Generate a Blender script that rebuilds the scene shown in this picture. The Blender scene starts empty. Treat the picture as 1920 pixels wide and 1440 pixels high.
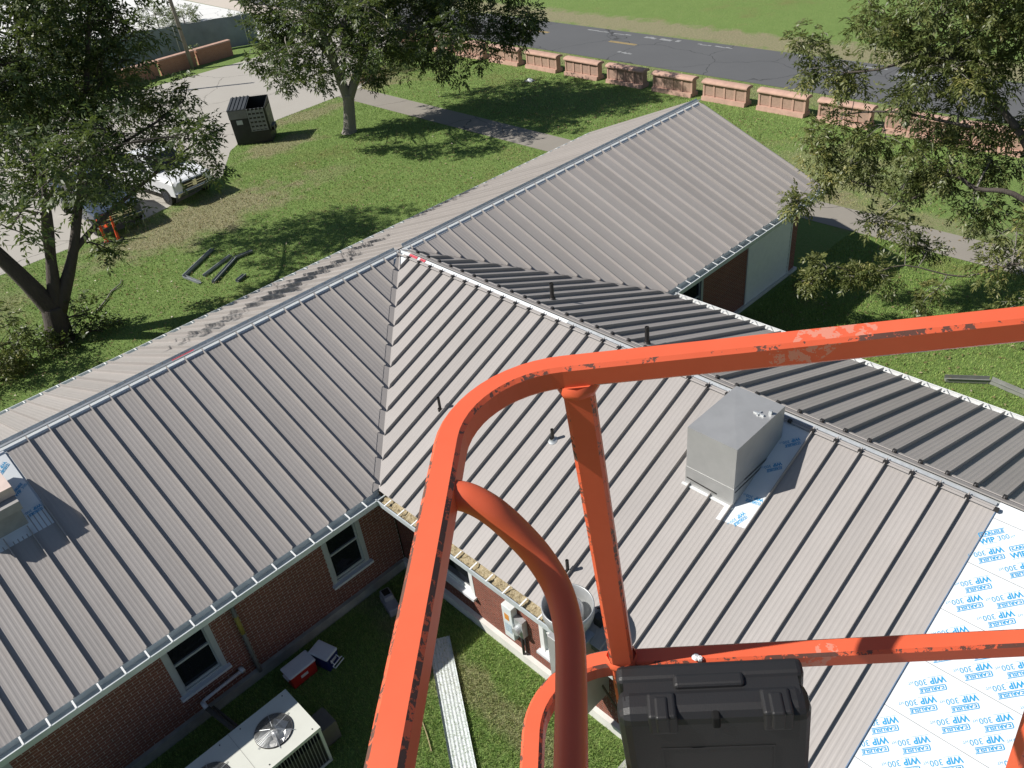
import bpy, bmesh, math, random
import numpy as np
from mathutils import Vector, Matrix
random.seed(7)
R = math.radians
SC = bpy.context.scene
COL = SC.collection

# ---------------------------------------------------------------- camera, sky, sun, exposure
CAM = (-10.519, -15.664, 13.841)
def axes(yaw, pitch, roll):
    d = Vector((math.cos(pitch)*math.cos(yaw), math.cos(pitch)*math.sin(yaw), math.sin(pitch)))
    r = d.cross(Vector((0, 0, 1))).normalized(); u = r.cross(d)
    c, s = math.cos(roll), math.sin(roll)
    return r*c + u*s, u*c - r*s, d
rr, uu, dd = axes(0.85443, -0.62672, -0.11817)
cam = bpy.data.cameras.new('camera'); camo = bpy.data.objects.new('camera', cam); COL.objects.link(camo)
camo.matrix_world = Matrix(((rr.x, uu.x, -dd.x, CAM[0]), (rr.y, uu.y, -dd.y, CAM[1]), (rr.z, uu.z, -dd.z, CAM[2]), (0, 0, 0, 1)))
cam.sensor_width = 36; cam.lens = 29.197; cam.clip_start = 0.05; cam.clip_end = 2000
SC.camera = camo
AZ, EL = R(137), R(43.5)
SUN = Vector((math.cos(EL)*math.cos(AZ), math.cos(EL)*math.sin(AZ), math.sin(EL)))
w = bpy.data.worlds.new('World'); SC.world = w; w.use_nodes = True
wn = w.node_tree.nodes; sky = wn.new('ShaderNodeTexSky'); sky.sky_type = 'NISHITA'; sky.sun_disc = False
sky.sun_elevation = EL; sky.sun_rotation = R(90) - AZ; sky.air_density = 1.0; sky.dust_density = 0.6
w.node_tree.links.new(sky.outputs[0], wn['Background'].inputs[0]); wn['Background'].inputs[1].default_value = 0.060
sl = bpy.data.lights.new('sun', 'SUN'); sl.energy = 5.0; sl.angle = R(0.53); sl.color = (1.0, 0.955, 0.89)
slo = bpy.data.objects.new('sun', sl); COL.objects.link(slo); slo.rotation_euler = SUN.to_track_quat('Z', 'Y').to_euler()
slo.location = (-30, 30, 40)
SC.view_settings.view_transform = 'Standard'; SC.view_settings.look = 'None'; SC.view_settings.gamma = 1
SC.view_settings.exposure = 0.22

# ---------------------------------------------------------------- helpers
def obj(name, me, mat=None, parent=None, loc=None, rotz=None, kind=None):
    o = bpy.data.objects.new(name, me); COL.objects.link(o)
    if mat is not None and me is not None and len(me.materials) == 0:
        for m in (mat if isinstance(mat, (list, tuple)) else [mat]): me.materials.append(m)
    if parent is not None: o.parent = parent
    if loc is not None: o.location = loc
    if rotz is not None: o.rotation_euler = (0, 0, rotz)
    if kind: o['kind'] = kind
    return o
def tag(o, label, cat, group=None):
    o['label'] = label; o['category'] = cat
    if group: o['group'] = group
    return o
def thing(name, label, cat, loc=(0, 0, 0), rotz=0, group=None):
    o = bpy.data.objects.new(name, None); COL.objects.link(o); o.location = loc; o.rotation_euler = (0, 0, rotz)
    o.empty_display_size = 0.2
    return tag(o, label, cat, group)
def struct(o): o['kind'] = 'structure'; return o
def mesh(name, V, F, smooth=False, mats=None):
    me = bpy.data.meshes.new(name); me.from_pydata([tuple(v) for v in V], [], F); me.update()
    if mats is not None: me.polygons.foreach_set('material_index', mats)
    if smooth: me.polygons.foreach_set('use_smooth', [True]*len(me.polygons))
    return me
class MB:
    """collects boxes, tubes, lathes into one mesh"""
    def __init__(s): s.V = []; s.F = []; s.M = []
    def add(s, V, F, m=0):
        b = len(s.V); s.V += [tuple(v) for v in V]; s.F += [tuple(i+b for i in f) for f in F]; s.M += [m]*len(F); return s
    def box(s, x0, x1, y0, y1, z0, z1, m=0):
        V = [(x, y, z) for z in (z0, z1) for y in (y0, y1) for x in (x0, x1)]
        return s.add(V, [(0, 2, 3, 1), (4, 5, 7, 6), (0, 1, 5, 4), (2, 6, 7, 3), (0, 4, 6, 2), (1, 3, 7, 5)], m)
    def hexa(s, V8, m=0):
        return s.add(V8, [(0, 2, 3, 1), (4, 5, 7, 6), (0, 1, 5, 4), (2, 6, 7, 3), (0, 4, 6, 2), (1, 3, 7, 5)], m)
    def quad(s, a, b, c, d, m=0): return s.add([a, b, c, d], [(0, 1, 2, 3)], m)
    def tube(s, P, rad, n=8, m=0, caps=True, up=None):
        P = [Vector(p) for p in P]; k = len(P)
        rad = rad if isinstance(rad, (list, tuple)) else [rad]*k
        V = []; prev = None
        for i, p in enumerate(P):
            t = (P[min(i+1, k-1)] - P[max(i-1, 0)]).normalized()
            if prev is None:
                a = Vector(up) if up is not None else (Vector((0, 0, 1)) if abs(t.z) < .9 else Vector((1, 0, 0)))
                x = t.cross(a).normalized()
            else:
                x = (prev - t*prev.dot(t)).normalized()
            prev = x; y = t.cross(x)
            for j in range(n):
                an = 2*math.pi*j/n
                V.append(p + (x*math.cos(an) + y*math.sin(an))*rad[i])
        F = [(i*n+j, i*n+(j+1) % n, (i+1)*n+(j+1) % n, (i+1)*n+j) for i in range(k-1) for j in range(n)]
        if caps: F += [tuple(range(n-1, -1, -1)), tuple(range((k-1)*n, k*n))]
        return s.add(V, F, m)
    def lathe(s, prof, c=(0, 0, 0), n=20, m=0):
        V = [(c[0]+r*math.cos(2*math.pi*j/n), c[1]+r*math.sin(2*math.pi*j/n), c[2]+z) for r, z in prof for j in range(n)]
        F = [(i*n+j, i*n+(j+1) % n, (i+1)*n+(j+1) % n, (i+1)*n+j) for i in range(len(prof)-1) for j in range(n)]
        return s.add(V, F, m)
    def mesh(s, name, smooth=False): return mesh(name, s.V, s.F, smooth, s.M)
    def build(s, name, mat, parent=None, smooth=False, bevel=0, **k):
        me = s.mesh(name, smooth)
        if bevel:
            bm = bmesh.new(); bm.from_mesh(me); bmesh.ops.remove_doubles(bm, verts=bm.verts, dist=1e-5)
            bmesh.ops.bevel(bm, geom=[e for e in bm.edges if len(e.link_faces) == 2 and e.calc_face_angle(0) > .5], offset=bevel, segments=3, profile=.5, affect='EDGES', clamp_overlap=True)
            bm.to_mesh(me); bm.free()
        return obj(name, me, mat, parent, **k)
def box(name, mat, parent, x0, x1, y0, y1, z0, z1, bevel=0, **k):
    return MB().box(x0, x1, y0, y1, z0, z1).build(name, mat, parent, bevel=bevel, **k)

# ---------------------------------------------------------------- materials
MATS = {}
def nt(name):
    m = bpy.data.materials.new(name); m.use_nodes = True; t = m.node_tree
    return m, t, t.nodes['Principled BSDF']
def N(t, ty, **kw):
    n = t.nodes.new(ty)
    for k, v in kw.items():
        if k in n.inputs: n.inputs[k].default_value = v
        else: setattr(n, k, v)
    return n
def ramp(t, src, stops):
    r = t.nodes.new('ShaderNodeValToRGB'); e = r.color_ramp.elements
    while len(e) < len(stops): e.new(.5)
    for i, (p, c) in enumerate(stops):
        e[i].position = p; e[i].color = (*c, 1) if len(c) == 3 else c
    t.links.new(src, r.inputs[0]); return r.outputs[0]
def mixc(t, fac, a, b, mode='MIX'):
    m = t.nodes.new('ShaderNodeMix'); m.data_type = 'RGBA'; m.blend_type = mode
    for inp, v in ((m.inputs[0], fac), (m.inputs[6], a), (m.inputs[7], b)):
        if hasattr(v, 'is_linked') or hasattr(v, 'links'): t.links.new(v, inp)
        elif isinstance(v, (int, float)): inp.default_value = v
        else: inp.default_value = (*v, 1)
    return m.outputs[2]
def math_(t, op, a, b=None, clamp=False):
    m = t.nodes.new('ShaderNodeMath'); m.operation = op; m.use_clamp = clamp
    for i, v in enumerate((a, b)):
        if v is None: continue
        if isinstance(v, (int, float)): m.inputs[i].default_value = v
        else: t.links.new(v, m.inputs[i])
    return m.outputs[0]
def pos(t): return t.nodes.new('ShaderNodeNewGeometry').outputs['Position']
def objc(t): return t.nodes.new('ShaderNodeTexCoord').outputs['Object']
def noise(t, vec, scale, detail=4, rough=.55, scl=None):
    n = N(t, 'ShaderNodeTexNoise', Scale=scale, Detail=detail, Roughness=rough)
    if scl is not None:
        mp = t.nodes.new('ShaderNodeMapping'); mp.inputs['Scale'].default_value = scl; t.links.new(vec, mp.inputs[0]); vec = mp.outputs[0]
    t.links.new(vec, n.inputs['Vector']); return n.outputs[0]
def bump(t, p, h, strength=.3, dist=.01):
    b = N(t, 'ShaderNodeBump', Strength=strength, Distance=dist); t.links.new(h, b.inputs['Height']); t.links.new(b.outputs[0], p.inputs['Normal'])
def simple(name, col, rough=.6, metal=0, var=.15, nscale=6, spec=.4, bumpk=0, bscale=60, rand=0, world=False):
    """base colour with blotchy wear, optional fine relief, optional per-object tone"""
    m, t, p = nt(name); v = pos(t) if world else objc(t)
    n1 = noise(t, v, nscale, 5)
    c = mixc(t, math_(t, 'MULTIPLY', math_(t, 'SUBTRACT', n1, .35, True), 1.8, True), tuple(min(1, x*(1+var)) for x in col), tuple(x*(1-var) for x in col))
    if rand:
        oi = t.nodes.new('ShaderNodeObjectInfo')
        k = math_(t, 'ADD', math_(t, 'MULTIPLY', oi.outputs['Random'], rand), 1-rand/2)
        vm = t.nodes.new('ShaderNodeVectorMath'); vm.operation = 'SCALE'; t.links.new(c, vm.inputs[0]); t.links.new(k, vm.inputs['Scale']); c = vm.outputs[0]
    t.links.new(c, p.inputs['Base Color'])
    p.inputs['Roughness'].default_value = rough; p.inputs['Metallic'].default_value = metal; p.inputs['Specular IOR Level'].default_value = spec
    if bumpk: bump(t, p, noise(t, v, bscale, 6), bumpk)
    MATS[name] = m; return m

roof_m, t, p = nt('roof_metal')          # taupe painted steel: slight pan-to-pan tone, faint dust streaks
oi = t.nodes.new('ShaderNodeObjectInfo'); v = pos(t)
n1 = noise(t, v, 1.3, 4); n2 = noise(t, v, 14, 3)
c = mixc(t, n1, (.330, .307, .291), (.378, .353, .336)); c = mixc(t, math_(t, 'MULTIPLY', n2, .25), c, (.25, .23, .22))
k = math_(t, 'ADD', math_(t, 'MULTIPLY', oi.outputs['Random'], .13), .935)
vm = t.nodes.new('ShaderNodeVectorMath'); vm.operation = 'SCALE'; t.links.new(c, vm.inputs[0]); t.links.new(k, vm.inputs['Scale'])
t.links.new(vm.outputs[0], p.inputs['Base Color']); p.inputs['Roughness'].default_value = .48; p.inputs['Specular IOR Level'].default_value = .45
bump(t, p, noise(t, v, 2.6, 3, .5), .10, .02)
ROOF = roof_m
GALV = simple('galvanised_steel', (.50, .52, .53), .42, .55, .18, 9)
STEEL = simple('sheet_steel', (.43, .43, .425), .42, .45, .10, 3)
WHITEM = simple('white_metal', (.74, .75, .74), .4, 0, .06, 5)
FRAME = simple('window_paint', (.42, .44, .44), .5, 0, .08, 6)
FASCIA = simple('fascia_paint', (.10, .095, .085), .6, 0, .15, 4)
PVC = simple('white_plastic', (.62, .63, .66), .35, 0, .05, 5)
BLACKP = simple('black_plastic', (.014, .014, .015), .5, 0, .06, 30, .5, .10, 500)
DARK = simple('dark_metal', (.035, .033, .032), .5, .2, .3, 12)
RUBBER = simple('tyre_rubber', (.02, .02, .02), .8, 0, .2, 20)
CHROME = simple('chrome', (.7, .71, .72), .15, 1, .05, 3)
GLASS = simple('dark_glass', (.012, .014, .017), .06, 0, .1, 2, .6)
CONC = simple('concrete_curb', (.60, .59, .55), .85, 0, .15, 4, .3, .2, 40)
MORTAR = simple('mortar', (.50, .43, .38), .9, 0, .2, 8, .2, .3, 90)
BRICK = simple('red_brick', (.22, .072, .048), .85, 0, .28, 14, .25, .3, 120, rand=.55)
BRICKW, t, p = nt('brick_field')          # bricks joined in one part: tone per brick from the position
v = pos(t); vo = N(t, 'ShaderNodeTexVoronoi', Scale=7.0); t.links.new(v, vo.inputs['Vector'])
c = mixc(t, vo.outputs['Color'], (.15, .052, .036), (.27, .092, .06)); t.links.new(mixc(t, noise(t, v, 30, 4), c, (.20, .075, .05)), p.inputs['Base Color']); p.inputs['Roughness'].default_value = .87
bump(t, p, noise(t, v, 110, 4), .3)
def brickmat(name, c1, c2, mor, sx=1.0, swap='XZ'):
    m, t, p = nt(name); sep = t.nodes.new('ShaderNodeSeparateXYZ'); t.links.new(pos(t), sep.inputs[0])
    com = t.nodes.new('ShaderNodeCombineXYZ'); t.links.new(math_(t, 'ADD', sep.outputs[0], sep.outputs[1]), com.inputs[0]); t.links.new(sep.outputs[2], com.inputs[1])
    b = N(t, 'ShaderNodeTexBrick', Scale=1.0); b.inputs['Brick Width'].default_value = .203; b.inputs['Row Height'].default_value = .0677; b.inputs['Mortar Size'].default_value = .006
    b.inputs['Color1'].default_value = (*c1, 1); b.inputs['Color2'].default_value = (*c2, 1); b.inputs['Mortar'].default_value = (*mor, 1)
    t.links.new(com.outputs[0], b.inputs['Vector']); t.links.new(mixc(t, math_(t, 'MULTIPLY', noise(t, pos(t), 3, 5), .5), b.outputs[0], tuple(x*.7 for x in c1)), p.inputs['Base Color']); p.inputs['Roughness'].default_value = .88
    bump(t, p, b.outputs['Fac'], -.4, .01); return m
BRICKFAR = brickmat('brick_far', (.22, .075, .05), (.30, .10, .065), (.33, .29, .25))
PINKB = brickmat('orange_brick', (.40, .17, .10), (.46, .21, .13), (.45, .36, .28))
PINK = simple('pink_cast_stone', (.44, .285, .222), .85, 0, .2, 3, .25, .25, 50, world=True, rand=.16)
PINKP = simple('pink_stone_panel', (.36, .245, .19), .9, 0, .16, 9, .2, .5, 35, world=True)
MEMB = simple('white_underlayment', (.66, .69, .71), .38, 0, .07, 2, .4, .25, 5)
INK = simple('blue_ink', (.015, .27, .52), .5, 0, .12, 25)
INKL = simple('pale_ink', (.55, .62, .66), .5, 0, .1, 25)
LAP = simple('lap_edge', (.16, .165, .17), .6, 0, .2, 20)
REDT = simple('red_tape', (.45, .06, .08), .5, 0, .4, 30)
DEBRIS, t, p = nt('gutter_debris'); v = pos(t)
t.links.new(ramp(t, noise(t, v, 22, 6, .7), [(.3, (.10, .07, .035)), (.5, (.42, .34, .20)), (.7, (.60, .52, .36))]), p.inputs['Base Color']); p.inputs['Roughness'].default_value = .95; bump(t, p, noise(t, v, 40, 6, .7), .9, .03)
# chipped orange safety paint: body and worn edges
def orange(name, wear, lo):
    m, t, p = nt(name); v = objc(t)
    a = noise(t, v, 9, 5, .6); b = noise(t, v, 85, 6, .72); s = noise(t, v, 6, 3, .5)
    base = mixc(t, a, (.66, .094, .036), (.78, .142, .062)); base = mixc(t, math_(t, 'MULTIPLY', s, .18), base, (.62, .20, .12))
    chip = math_(t, 'GREATER_THAN', math_(t, 'ADD', math_(t, 'MULTIPLY', a, .45), math_(t, 'MULTIPLY', b, .55)), wear)
    rust = mixc(t, b, (.075, .03, .022), (.17, .085, .065))
    c = mixc(t, chip, base, rust)
    sc = noise(t, v, 5.2, 2, .5); sm = noise(t, v, 75, 3, .7, (1, 1, 1))
    smear = math_(t, 'MULTIPLY', math_(t, 'GREATER_THAN', sc, lo), math_(t, 'GREATER_THAN', sm, .5))
    c = mixc(t, math_(t, 'MULTIPLY', smear, .55), c, (.60, .34, .26))
    t.links.new(c, p.inputs['Base Color']); p.inputs['Roughness'].default_value = .42; p.inputs['Specular IOR Level'].default_value = .4
    bump(t, p, math_(t, 'SUBTRACT', math_(t, 'MULTIPLY', b, .15), math_(t, 'MULTIPLY', chip, .6)), .35, .002); return m
ORANGE = orange('orange_paint', .75, .68); ORANGEE = orange('orange_paint_worn_edge', .515, .75)
CONE = simple('cone_orange', (.75, .09, .025), .5, 0, .1, 6)
WHITEP = simple('white_car_paint', (.78, .79, .80), .22, 0, .03, 2, .6)
BLUEP = simple('slate_car_paint', (.07, .09, .125), .2, .3, .08, 2, .6)
def ground_color(t, v):
    big = noise(t, v, .16, 4, .6); mid = noise(t, v, .9, 5, .65); fin = noise(t, v, 9, 5, .7); vf = noise(t, v, 46, 4, .7)
    g = mixc(t, mid, (.125, .220, .052), (.215, .315, .092)); g = mixc(t, math_(t, 'MULTIPLY', math_(t, 'SUBTRACT', fin, .42, True), 2.2, True), g, (.27, .295, .115))
    dry = math_(t, 'MULTIPLY', math_(t, 'SUBTRACT', math_(t, 'ADD', math_(t, 'MULTIPLY', big, .6), math_(t, 'MULTIPLY', mid, .4)), .53, True), 7, True)
    g = mixc(t, math_(t, 'MULTIPLY', dry, .6), g, mixc(t, fin, (.16, .135, .055), (.26, .22, .10)))
    g = mixc(t, math_(t, 'MULTIPLY', math_(t, 'SUBTRACT', vf, .40, True), 1.6, True), g, (.070, .115, .030))
    # bare worn spots with a place of their own: beside the parked trucks, by the dumpster, on the road verges
    for (x, y, sx, sy, k) in ((2.2, 17.9, 4.6, 2.1, .95), (9.3, 22.7, 2.2, 1.1, .8), (13.2, 25.6, 2.6, 1.0, .8), (35.3, 12, 1.5, 60, 1.0), (27.3, 12, 1.0, 60, .55), (18.5, 27.4, 2.4, 2.0, .8), (17.4, -2.5, 1.2, 8, .6), (-9.5, 17.6, 5, 2.2, .5), (20, -1.5, 2.5, 3.5, .5), (-5.4, -7.6, .35, 4.5, .6), (8.4, 17.2, 1.6, .9, .35)):
        mp = t.nodes.new('ShaderNodeMapping'); mp.vector_type = 'POINT'; mp.inputs['Location'].default_value = (-x/sx, -y/sy, 0); mp.inputs['Scale'].default_value = (1/sx, 1/sy, 0)
        t.links.new(v, mp.inputs[0]); ln = t.nodes.new('ShaderNodeVectorMath'); ln.operation = 'LENGTH'; t.links.new(mp.outputs[0], ln.inputs[0])
        f = math_(t, 'SUBTRACT', math_(t, 'ADD', 1.25, math_(t, 'MULTIPLY', math_(t, 'SUBTRACT', mid, .5), 2.4)), ln.outputs['Value'], True)
        f = math_(t, 'MULTIPLY', math_(t, 'MULTIPLY', f, 1.6, True), math_(t, 'MULTIPLY', math_(t, 'ADD', fin, .25), k), True)
        g = mixc(t, f, g, mixc(t, fin, (.155, .12, .066), (.44, .38, .27)))
    return g
GRASS, t, p = nt('lawn'); v = pos(t); t.links.new(ground_color(t, v), p.inputs['Base Color']); p.inputs['Roughness'].default_value = .9; p.inputs['Specular IOR Level'].default_value = .15
bump(t, p, math_(t, 'ADD', noise(t, v, 30, 6, .75), math_(t, 'MULTIPLY', noise(t, v, 4, 4), .8)), .8, .06)
BLADE, t, p = nt('grass_blade'); v = pos(t); at = t.nodes.new('ShaderNodeAttribute'); at.attribute_name = 'tone'
c = mixc(t, at.outputs['Fac'], (.75, .8, .6), (2.4, 2.25, 2.1)); t.links.new(mixc(t, 1.0, ground_color(t, v), c, 'MULTIPLY'), p.inputs['Base Color']); p.inputs['Roughness'].default_value = .6
def slab(name, c1, c2, sc=.5, crack=True, bk=.15):
    m, t, p = nt(name); v = pos(t); a = noise(t, v, sc, 6, .65); b = noise(t, v, 12, 6, .7); d = noise(t, v, 120, 3)
    c = mixc(t, a, c1, c2); c = mixc(t, math_(t, 'MULTIPLY', b, .35), c, tuple(x*.72 for x in c1)); c = mixc(t, math_(t, 'MULTIPLY', d, .25), c, tuple(x*1.1 for x in c2))
    if crack:
        vo = N(t, 'ShaderNodeTexVoronoi', Scale=.22); vo.feature = 'DISTANCE_TO_EDGE'
        wv = t.nodes.new('ShaderNodeVectorMath'); wv.operation = 'ADD'; nz = N(t, 'ShaderNodeTexNoise', Scale=.8, Detail=5); t.links.new(v, nz.inputs['Vector'])
        t.links.new(v, wv.inputs[0]); t.links.new(nz.outputs[1], wv.inputs[1]); t.links.new(wv.outputs[0], vo.inputs['Vector'])
        f = math_(t, 'LESS_THAN', vo.outputs['Distance'], .0045); c = mixc(t, math_(t, 'MULTIPLY', f, .7), c, tuple(x*.35 for x in c1))
    t.links.new(c, p.inputs['Base Color']); p.inputs['Roughness'].default_value = .9; p.inputs['Specular IOR Level'].default_value = .2; bump(t, p, d, bk, .01); return m
DRIVE = slab('driveway_concrete', (.37, .345, .305), (.45, .43, .39)); PATH = slab('path_concrete', (.24, .22, .19), (.33, .305, .265), .8)
ROAD = slab('road_asphalt', (.105, .108, .112), (.142, .145, .149), .3); LOT = slab('pale_lot', (.70, .70, .68), (.78, .78, .76), .2); SAND = slab('tan_lot', (.55, .49, .42), (.60, .54, .47), .2)
WATER = slab('grey_channel', (.12, .14, .15), (.20, .21, .21), .3, False)
PAINTW = simple('road_white', (.24, .245, .245), .7, 0, .4, 2.5, world=True); PAINTY = simple('road_yellow', (.36, .26, .10), .7, 0, .3, 4, world=True)
SCREEN = simple('fence_screen', (.19, .225, .25), .8, 0, .22, 1.2, world=True)
def bark(name, a, b):
    m, t, p = nt(name); v = pos(t); n = noise(t, v, 7, 6, .7, (2, 2, .5)); t.links.new(mixc(t, n, a, b), p.inputs['Base Color']); p.inputs['Roughness'].default_value = .95; bump(t, p, n, .8, .04); return m
BARKD = bark('bark_dark', (.045, .038, .032), (.12, .10, .085)); BARKG = bark('bark_grey', (.16, .145, .125), (.34, .31, .28)); BARKP = bark('bark_pale', (.13, .12, .10), (.36, .335, .30))
def leafmat(name, a, b, yel):
    m, t, p = nt(name); at = t.nodes.new('ShaderNodeAttribute'); at.attribute_name = 'tone'
    c = ramp(t, at.outputs['Fac'], [(0, a), (.75, b), (1, yel)]); t.links.new(c, p.inputs['Base Color']); p.inputs['Roughness'].default_value = .42; p.inputs['Specular IOR Level'].default_value = .5
    tr = t.nodes.new('ShaderNodeBsdfTranslucent'); t.links.new(mixc(t, .5, c, (.16, .22, .03)), tr.inputs[0])
    mx = t.nodes.new('ShaderNodeMixShader'); mx.inputs[0].default_value = .36; out = t.nodes['Material Output']
    t.links.new(p.outputs[0], mx.inputs[1]); t.links.new(tr.outputs[0], mx.inputs[2]); t.links.new(mx.outputs[0], out.inputs[0]); return m
LEAF1 = leafmat('leaf_dark', (.042, .068, .024), (.098, .135, .045), (.24, .25, .09)); LEAF3 = leafmat('leaf_olive', (.085, .112, .034), (.20, .222, .075), (.40, .36, .12))
LEAFB = leafmat('leaf_bush', (.09, .13, .04), (.16, .20, .07), (.27, .27, .12)); LEAFR = leafmat('leaf_rust', (.10, .05, .03), (.22, .10, .06), (.30, .18, .10))
# ---------------------------------------------------------------- ground, drive, road
def sheet(name, pts, z, mat):
    return struct(obj(name, mesh(name, [(x, y, z) for x, y in pts], [tuple(range(len(pts)))]), mat))
sheet('ground', [(-400, -400), (500, -400), (500, 500), (-400, 500)], 0, GRASS)
sheet('driveway', [(-60, 20.2), (-2.4, 20.1), (.2, 20.0), (3.4, 20.7), (5.4, 21.6), (7.4, 24.4), (8.6, 25.3), (11.5, 26.5), (16.0, 26.8), (17.6, 26.9), (22, 33), (28.4, 34), (28.4, 46), (22.5, 42), (18.3, 40.1), (10.0, 40.5), (-60, 41)], .006, DRIVE)
sheet('footpath', [(15.75, 26.75), (15.75, -30), (17.25, -30), (17.45, 26.75)], .010, PATH)
sheet('road', [(28.35, -120), (33.85, -120), (33.85, 160), (28.35, 160)], .012, ROAD)
sheet('far_lot', [(-25, 52), (5, 50.2), (20.5, 44.2), (25.6, 45.5), (26.3, 66), (26.6, 150), (-40, 150)], .008, LOT)
sheet('far_apron', [(25.6, 46.5), (28.3, 46.5), (28.3, 150), (26.6, 150), (26.4, 66)], .014, SAND)
sheet('channel_bed', [(13.5, 49), (21, 51), (18.5, 58), (11, 62), (4, 58), (5, 52)], .016, WATER)
m = MB()
for y0, y1 in ((24.8, 26.6), (17.5, 19.6)):
    for dx in (0, .16): m.quad((31.45+dx, y0, .018), (31.55+dx, y0, .018), (31.55+dx, y1, .018), (31.45+dx, y1, .018))
struct(m.build('yellow_road_marking', PAINTY))
m = MB()
for y0, y1, x0, ww in ((18.3, 22.8, 33.15, .16), (15.2, 18.1, 33.1, .32), (11.8, 14.2, 33.2, .14), (2.6, 6.4, 33.1, .15), (-.5, 2.2, 32.6, .6), (16.5, 17.6, 29.8, .22)):
    n = 10
    for i in range(n):
        a, b = y0+(y1-y0)*i/n, y0+(y1-y0)*(i+1)/n; j = random.uniform(-.05, .05)
        if random.random() < .2: continue
        m.quad((x0+j, a, .018), (x0+ww+j*2, a, .018), (x0+ww+j*1.5, b, .018), (x0+j, b, .018))
struct(m.build('white_road_marking', PAINTW))

# ---------------------------------------------------------------- the brick building
W1, W2, DR, HR, S = 4.592, 4.646, 1.895, 4.766, .4064
ZE = HR - DR; XL, XR, YE = -21.0, 12.609, -24.0
BLD = thing('brick_building', 'T-shaped red brick building under new taupe standing seam metal roof', 'building')
k1, k2 = DR/W1, DR/W2
def nrm(v): return Vector(v).normalized()
class Slope:
    def __init__(s, kind):
        s.kind = kind; s.k = k1 if kind in 'NF' else k2; s.W = W1 if kind in 'NF' else W2
        s.n = nrm({'N': (0, -s.k, 1), 'F': (0, s.k, 1), 'c': (-s.k, 0, 1), 'd': (s.k, 0, 1)}[kind])
    def p(s, a, d, h=0):
        z = HR - s.k*d
        b = {'N': (a, -d, z), 'F': (a, d, z), 'c': (-d, a, z), 'd': (d, a, z)}[s.kind]
        return Vector(b) + s.n*h
SN, SF, SCs, SD = Slope('N'), Slope('F'), Slope('c'), Slope('d')
m = MB(); dz = Vector((0, 0, -.02))
def poly(*pts): m.add([Vector(q)+dz for q in pts], [tuple(range(len(pts)))])
O = (0, 0, HR)
poly((XL, 0, HR), (XL, -W1, ZE), (-W2, -W1, ZE), O); poly(O, (W2, -W1, ZE), (XR, -W1, ZE), (XR, 0, HR)); poly((XL, 0, HR), O, (XR, 0, HR), (XR, W1, ZE), (XL, W1, ZE))
poly(O, (-W2, -W1, ZE), (-W2, YE, ZE), (0, YE, HR)); poly((0, YE, HR), (W2, YE, ZE), (W2, -W1, ZE), O)
ROOFO = m.build('roof', MEMB, BLD)
PROF = [(0, .0), (0, .070), (.003, .074), (.016, .074), (.019, .070), (.019, 0)]
for c0 in (.085, .163, .241, .319): PROF += [(c0-.024, 0), (c0-.008, .0021), (c0+.008, .0021), (c0+.024, 0)]
PROF += [(S-.0005, 0)]
def panel(sl, a0, sgn, d0, dend, ribgap=0.0, width=None):
    """one pan with its standing rib; a0 rib position, sgn the way the pan runs from it, dend(a) lower end"""
    V = []; F = []; n = len(PROF); wv = width or S
    for (q, h) in PROF:
        q = min(q, wv); a = a0 + sgn*q; e = dend(a)
        if h > .02: e = max(d0+.02, e-ribgap)
        st = d0 if h < .02 else max(0.03, d0-.09)
        V += [sl.p(a, min(st, e-.01), .008+h), sl.p(a, e, .008+h)]
    for i in range(n-1):
        F.append((2*i, 2*i+1, 2*i+3, 2*i+2))
    F += [(1, 3, 5, 7, 9, 11), (0, 2, 4, 6, 8, 10)]
    return obj('roof_panel', mesh('roof_panel', V, F), ROOF, ROOFO)
OX = -.241; OY = .1105
eaveN = lambda a: W1+.03
# near main slope, west of the valley
for i in range(0, 29+18):
    a = -(i*S+OX)
    if a > -.1 or a < XL+.2: continue
    if i < 24: d0 = .13
    else: d0 = .13 if a < -13.2 else (1.48 if i == 24 else 1.78)
    def dend(x, gap=.17): return min(W1+.03, max(.16, (abs(x)-gap)*W1/W2)) if abs(x) < W2+gap else W1+.03
    panel(SN, a, -1, d0, dend, -.05 if abs(a) < W2 else 0)
# near main slope, east
for j in range(0, 31):
    a = -OX + j*S
    if a > XR-.05: break
    def dend(x, gap=.06): return min(W1+.03, max(.16, (x-gap)*W1/W2)) if x < W2+gap else W1+.03
    panel(SN, a, 1, .15, dend, 0, min(S, XR-a))
i = 0
x = XL+.1
for i in range(-31, 51):                                # far main slope
    a = -(i*S+OX)
    if a < XL+.2 or a > XR-.02: continue
    panel(SF, a, -1, .07, eaveN)
for i in range(1, 34):                                  # cross wing, sunny side: pans end where the underlayment starts
    a = -(i*S+OY)
    def dend(y, gap=.035): return min(W2+.03, max(.16, (abs(y)-gap)*W2/W1)) if abs(y) < W1+gap else W2+.03
    if -10.75 < a < -9.75 or -10.9 < a < -10.3:         # under the hood: pans start below it
        panel(SCs, a, -1, 1.86, dend)
    else: panel(SCs, a, -1, .16, dend, .10 if abs(a) < W1+.2 else 0)
for i in range(1, 57):                                  # cross wing, shaded side
    a = -(i*S+OY)
    if a < YE+.1: break
    def dend(y, gap=.05): return min(W2+.03, max(.16, (abs(y)-gap)*W2/W1)) if abs(y) < W1+gap else W2+.03
    panel(SD, a, -1, .14, dend, .22 if abs(a) < W1+.2 else 0)
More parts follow.
